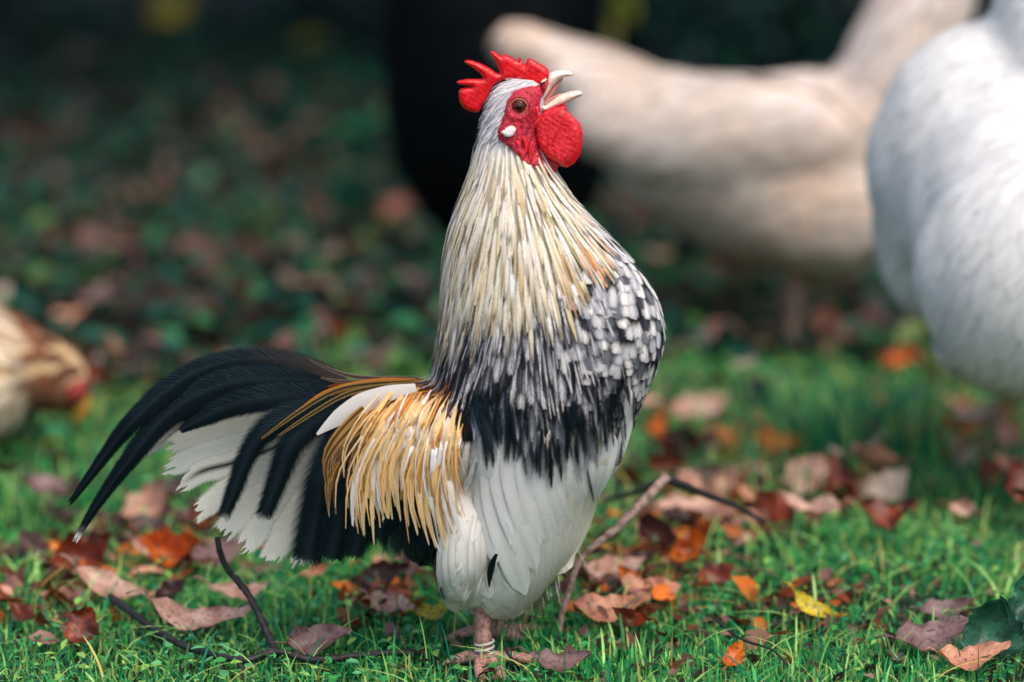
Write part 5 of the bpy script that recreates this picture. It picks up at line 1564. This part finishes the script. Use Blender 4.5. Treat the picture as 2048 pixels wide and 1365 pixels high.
def beige_hen():
    y = 1.48
    q = W(1530, 690, y)
    t = empty('hen', (q.x, y, gz(q.x, y)), 'plump beige hen standing behind the rooster, tail to the left', 'hen', 'hens of the flock')
    parts = [section_tube([vsec(*s, y) for s in ((985, 62, 112, .02), (1010, 52, 130, .035), (1060, 46, 168, .05), (1120, 74, 218, .07), (1180, 86, 290, .09), (1240, 104, 365, .11), (1320, 140, 435, .13), (1420, 154, 495, .14),
             (1520, 156, 538, .145), (1620, 140, 562, .14), (1700, 150, 556, .125), (1780, 230, 510, .10), (1840, 320, 450, .06))]),
             section_tube([hsec(*s, y) for s in ((360, 1620, 1850, .11), (240, 1640, 1860, .105), (140, 1680, 1900, .09), (60, 1712, 1930, .08), (0, 1745, 1950, .072), (-80, 1800, 1960, .06), (-160, 1840, 1960, .045), (-220, 1860, 1960, .035), (-255, 1885, 1945, .02))])]
    for sg in (-1, 1):
        parts.append(blob(1450, 270, 275, 110, .05, y + sg * .112)); parts.append(blob(1640, 430, 160, 108, .055, y + sg * .100))
        parts.append(blob(1225, 250, 90, 75, .045, y + sg * .075))
    o, bvh, co, F = fuse('body', parts, .010, simple_mat('beige_down', (0, 0, 0), rough=.9, noise=.15, attr=True, scale=30), t, 9, c(214, 194, 180))
    def pick(p):
        px, py = proj(p)
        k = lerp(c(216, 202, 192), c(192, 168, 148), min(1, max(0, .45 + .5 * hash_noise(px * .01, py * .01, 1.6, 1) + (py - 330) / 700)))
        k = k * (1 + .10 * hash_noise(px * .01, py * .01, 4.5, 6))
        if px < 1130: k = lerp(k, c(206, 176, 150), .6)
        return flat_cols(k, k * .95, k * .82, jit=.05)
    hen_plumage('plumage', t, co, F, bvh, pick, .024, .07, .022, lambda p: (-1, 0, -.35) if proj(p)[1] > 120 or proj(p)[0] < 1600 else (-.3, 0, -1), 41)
    for s in (-1, 1): hen_leg(t, q.x + .03, y + s * .05, .14, M_HLEG)
    hen_head(t, W(1915, -225, y), (1, 0, -.1), .032, None, y)
beige_hen()

def white_hen():
    y = .66
    q = W(2150, 980, y)
    t = empty('hen', (q.x, y, gz(q.x, y)), 'fluffy white hen cut off by the right edge', 'hen', 'hens of the flock')
    parts = [blob(1975, 330, 240, 285, .12, y + .03), blob(2085, 540, 258, 262, .12, y - .175), blob(2040, 430, 230, 250, .14, y - .06), blob(2220, 420, 260, 300, .15, y), blob(1870, 430, 125, 215, .07, y + .06),
             section_tube([vsec(*s, y - .06) for s in ((1880, 560, 735, .06), (1950, 560, 772, .06), (2010, 600, 795, .05), (2045, 640, 805, .03))]),
             section_tube([hsec(*s, y) for s in ((330, 2030, 2420, .11), (150, 1995, 2280, .09), (40, 1984, 2200, .072), (-60, 1998, 2170, .056), (-140, 2018, 2150, .043), (-200, 2030, 2135, .033), (-240, 2055, 2112, .018))])]
    o, bvh, co, F = fuse('body', parts, .009, simple_mat('white_down', (0, 0, 0), rough=.9, noise=.1, attr=True, scale=30), t, 6, c(214, 214, 216))
    def pick(p):
        px, py = proj(p)
        k = lerp(c(226, 224, 221), c(206, 206, 207), max(0, hash_noise(px * .01, py * .01, 3.0, 1)))
        return flat_cols(k, k, None, jit=.07)
    def dr(p):
        px, py = proj(p)
        return ((px - 2100) / 300 - .35, 0, -1 - (py - 500) / 900)
    hen_plumage('plumage', t, co, F, bvh, pick, .013, .05, .013, dr, 42, 22000, .0024)
    for s in (-1, 1): hen_leg(t, q.x, y + s * .06, .16, M_HLEG)
    hen_head(t, W(2105, -185, y), (1, 0, -.1), .030, None, y)
white_hen()

def brown_hen():
    y = .80
    q = W(-170, 930, y)
    t = empty('hen', (q.x, y, gz(q.x, y)), 'cream and brown hen bending its head down to peck at the left edge', 'hen', 'hens of the flock')
    parts = [section_tube([vsec(*s, y) for s in ((-520, 420, 560, .03), (-430, 430, 700, .08), (-320, 500, 830, .12), (-200, 540, 880, .13), (-100, 570, 895, .12), (-20, 610, 880, .09), (40, 660, 850, .06))]),
             section_tube([vsec(*s, y) for s in ((-60, 590, 880, .08), (20, 628, 840, .058), (70, 660, 815, .042), (105, 676, 820, .034), (140, 692, 826, .029), (164, 714, 822, .021), (178, 748, 806, .009))])]
    o, bvh, co, F = fuse('body', parts, .008, simple_mat('cream_down', (0, 0, 0), rough=.9, noise=.15, attr=True, scale=30), t, 5, c(190, 160, 120))
    def pick(p):
        px, py = proj(p)
        brown = np.clip((px - 35) / 45 + max(0, 690 - py) / 90 - max(0, py - 780) / 60 * (px < 90), 0, 1)
        k = lerp(c(232, 216, 190), lerp(c(136, 88, 64), c(76, 46, 38), random.random()), brown)
        if px < 30 and py < 690: k = lerp(k, c(180, 110, 60), .5)
        return flat_cols(k, k, c(210, 160, 120) if random.random() < .08 and brown > .3 else None, jit=.25)
    hen_plumage('plumage', t, co, F, bvh, pick, .012, .032, .009, lambda p: (-1, 0, -.1), 43, 12000)
    for s in (-1, 1): hen_leg(t, q.x, y + s * .05, .13, M_HLEG)
    f = Vector((.25, 0, -1)).normalized()
    ce = W(150, 768, y)
    mesh('beak', *tube_data(catmull([tuple(W(158, 795, y)), tuple(W(160, 820, y)), tuple(W(152, 850, y))], 7), np.linspace(.013, .002, 7), 8), M_HBEAK, t)
    for s in (-1, 1):
        mesh('face', *tube_data([tuple(W(150, 782, y + s * .016)), tuple(W(150, 782, y + s * .027))], [.016, .010], 10), M_HFACE, t)
        mesh('eye', *tube_data([tuple(W(140, 770, y + s * .022)), tuple(W(140, 770, y + s * .027))], [.004, .002], 8), M_PUPIL, t)
        mesh('wattle', *tube_data(catmull([tuple(W(140, 795, y + s * .01)), tuple(W(136, 812, y + s * .012)), tuple(W(134, 826, y + s * .012))], 5), [.003, .004, .004, .003, .001], 8), M_HFACE, t)
    mesh('comb', *tube_data(catmull([tuple(W(172, 780, y)), tuple(W(182, 760, y)), tuple(W(178, 738, y))], 7), [.001, .003, .002, .003, .002, .003, .001], 8), M_HFACE, t)
brown_hen()

def black_hen():
    y = 2.0
    q = W(1000, 560, y)
    t = empty('hen', (q.x, y, gz(q.x, y)), 'black hen, a dark shape behind the rooster\'s head', 'hen', 'hens of the flock')
    parts = [section_tube([hsec(*s, y) for s in ((-240, 850, 950, .04), (-170, 800, 1000, .07), (-80, 778, 1080, .09), (20, 770, 1150, .12), (120, 768, 1200, .14), (220, 772, 1220, .145), (320, 790, 1220, .14), (400, 828, 1190, .12), (450, 870, 1140, .09), (485, 930, 1080, .05))]),
             section_tube([hsec(*s, y) for s in ((60, 1000, 1200, .09), (-60, 1060, 1210, .07), (-160, 1090, 1210, .05), (-240, 1100, 1200, .042), (-290, 1120, 1190, .03))])]
    o, bvh, co, F = fuse('body', parts, .012, simple_mat('black_down', (0, 0, 0), rough=.8, spec=.03, noise=.15, attr=True, scale=30), t, 5, c(4, 8, 10))
    hen_plumage('plumage', t, co, F, bvh, lambda p: flat_cols(c(4, 8, 11), c(4, 10, 13)), .026, .07, .022, lambda p: (-.4, 0, -1), 44)
    for s in (-1, 1): hen_leg(t, q.x, y + s * .05, .12, M_HLEG)
    hen_head(t, W(1165, -255, y), (1, 0, 0), .032, None, y)
black_hen()

# ------------------------------------------------------------------ labels of look-alike leaves, told apart by place
def part_labels():
    by = {}
    for o in scene.objects:
        if o.parent is None and o.get('category') == 'leaf': by.setdefault(o['label'], []).append(o)
    names = {2: ('left', 'right'), 3: ('leftmost', 'middle', 'rightmost')}
    for lab, os_ in by.items():
        if len(os_) in names and len(lab.split()) <= 14:
            for o, w in zip(sorted(os_, key=lambda q: proj(q.location)[0]), names[len(os_)]):
                tail = f", {w} one of three" if len(os_) == 3 and len(lab.split()) <= 12 else f", {w} one"
                o['label'] = lab + tail
part_labels()
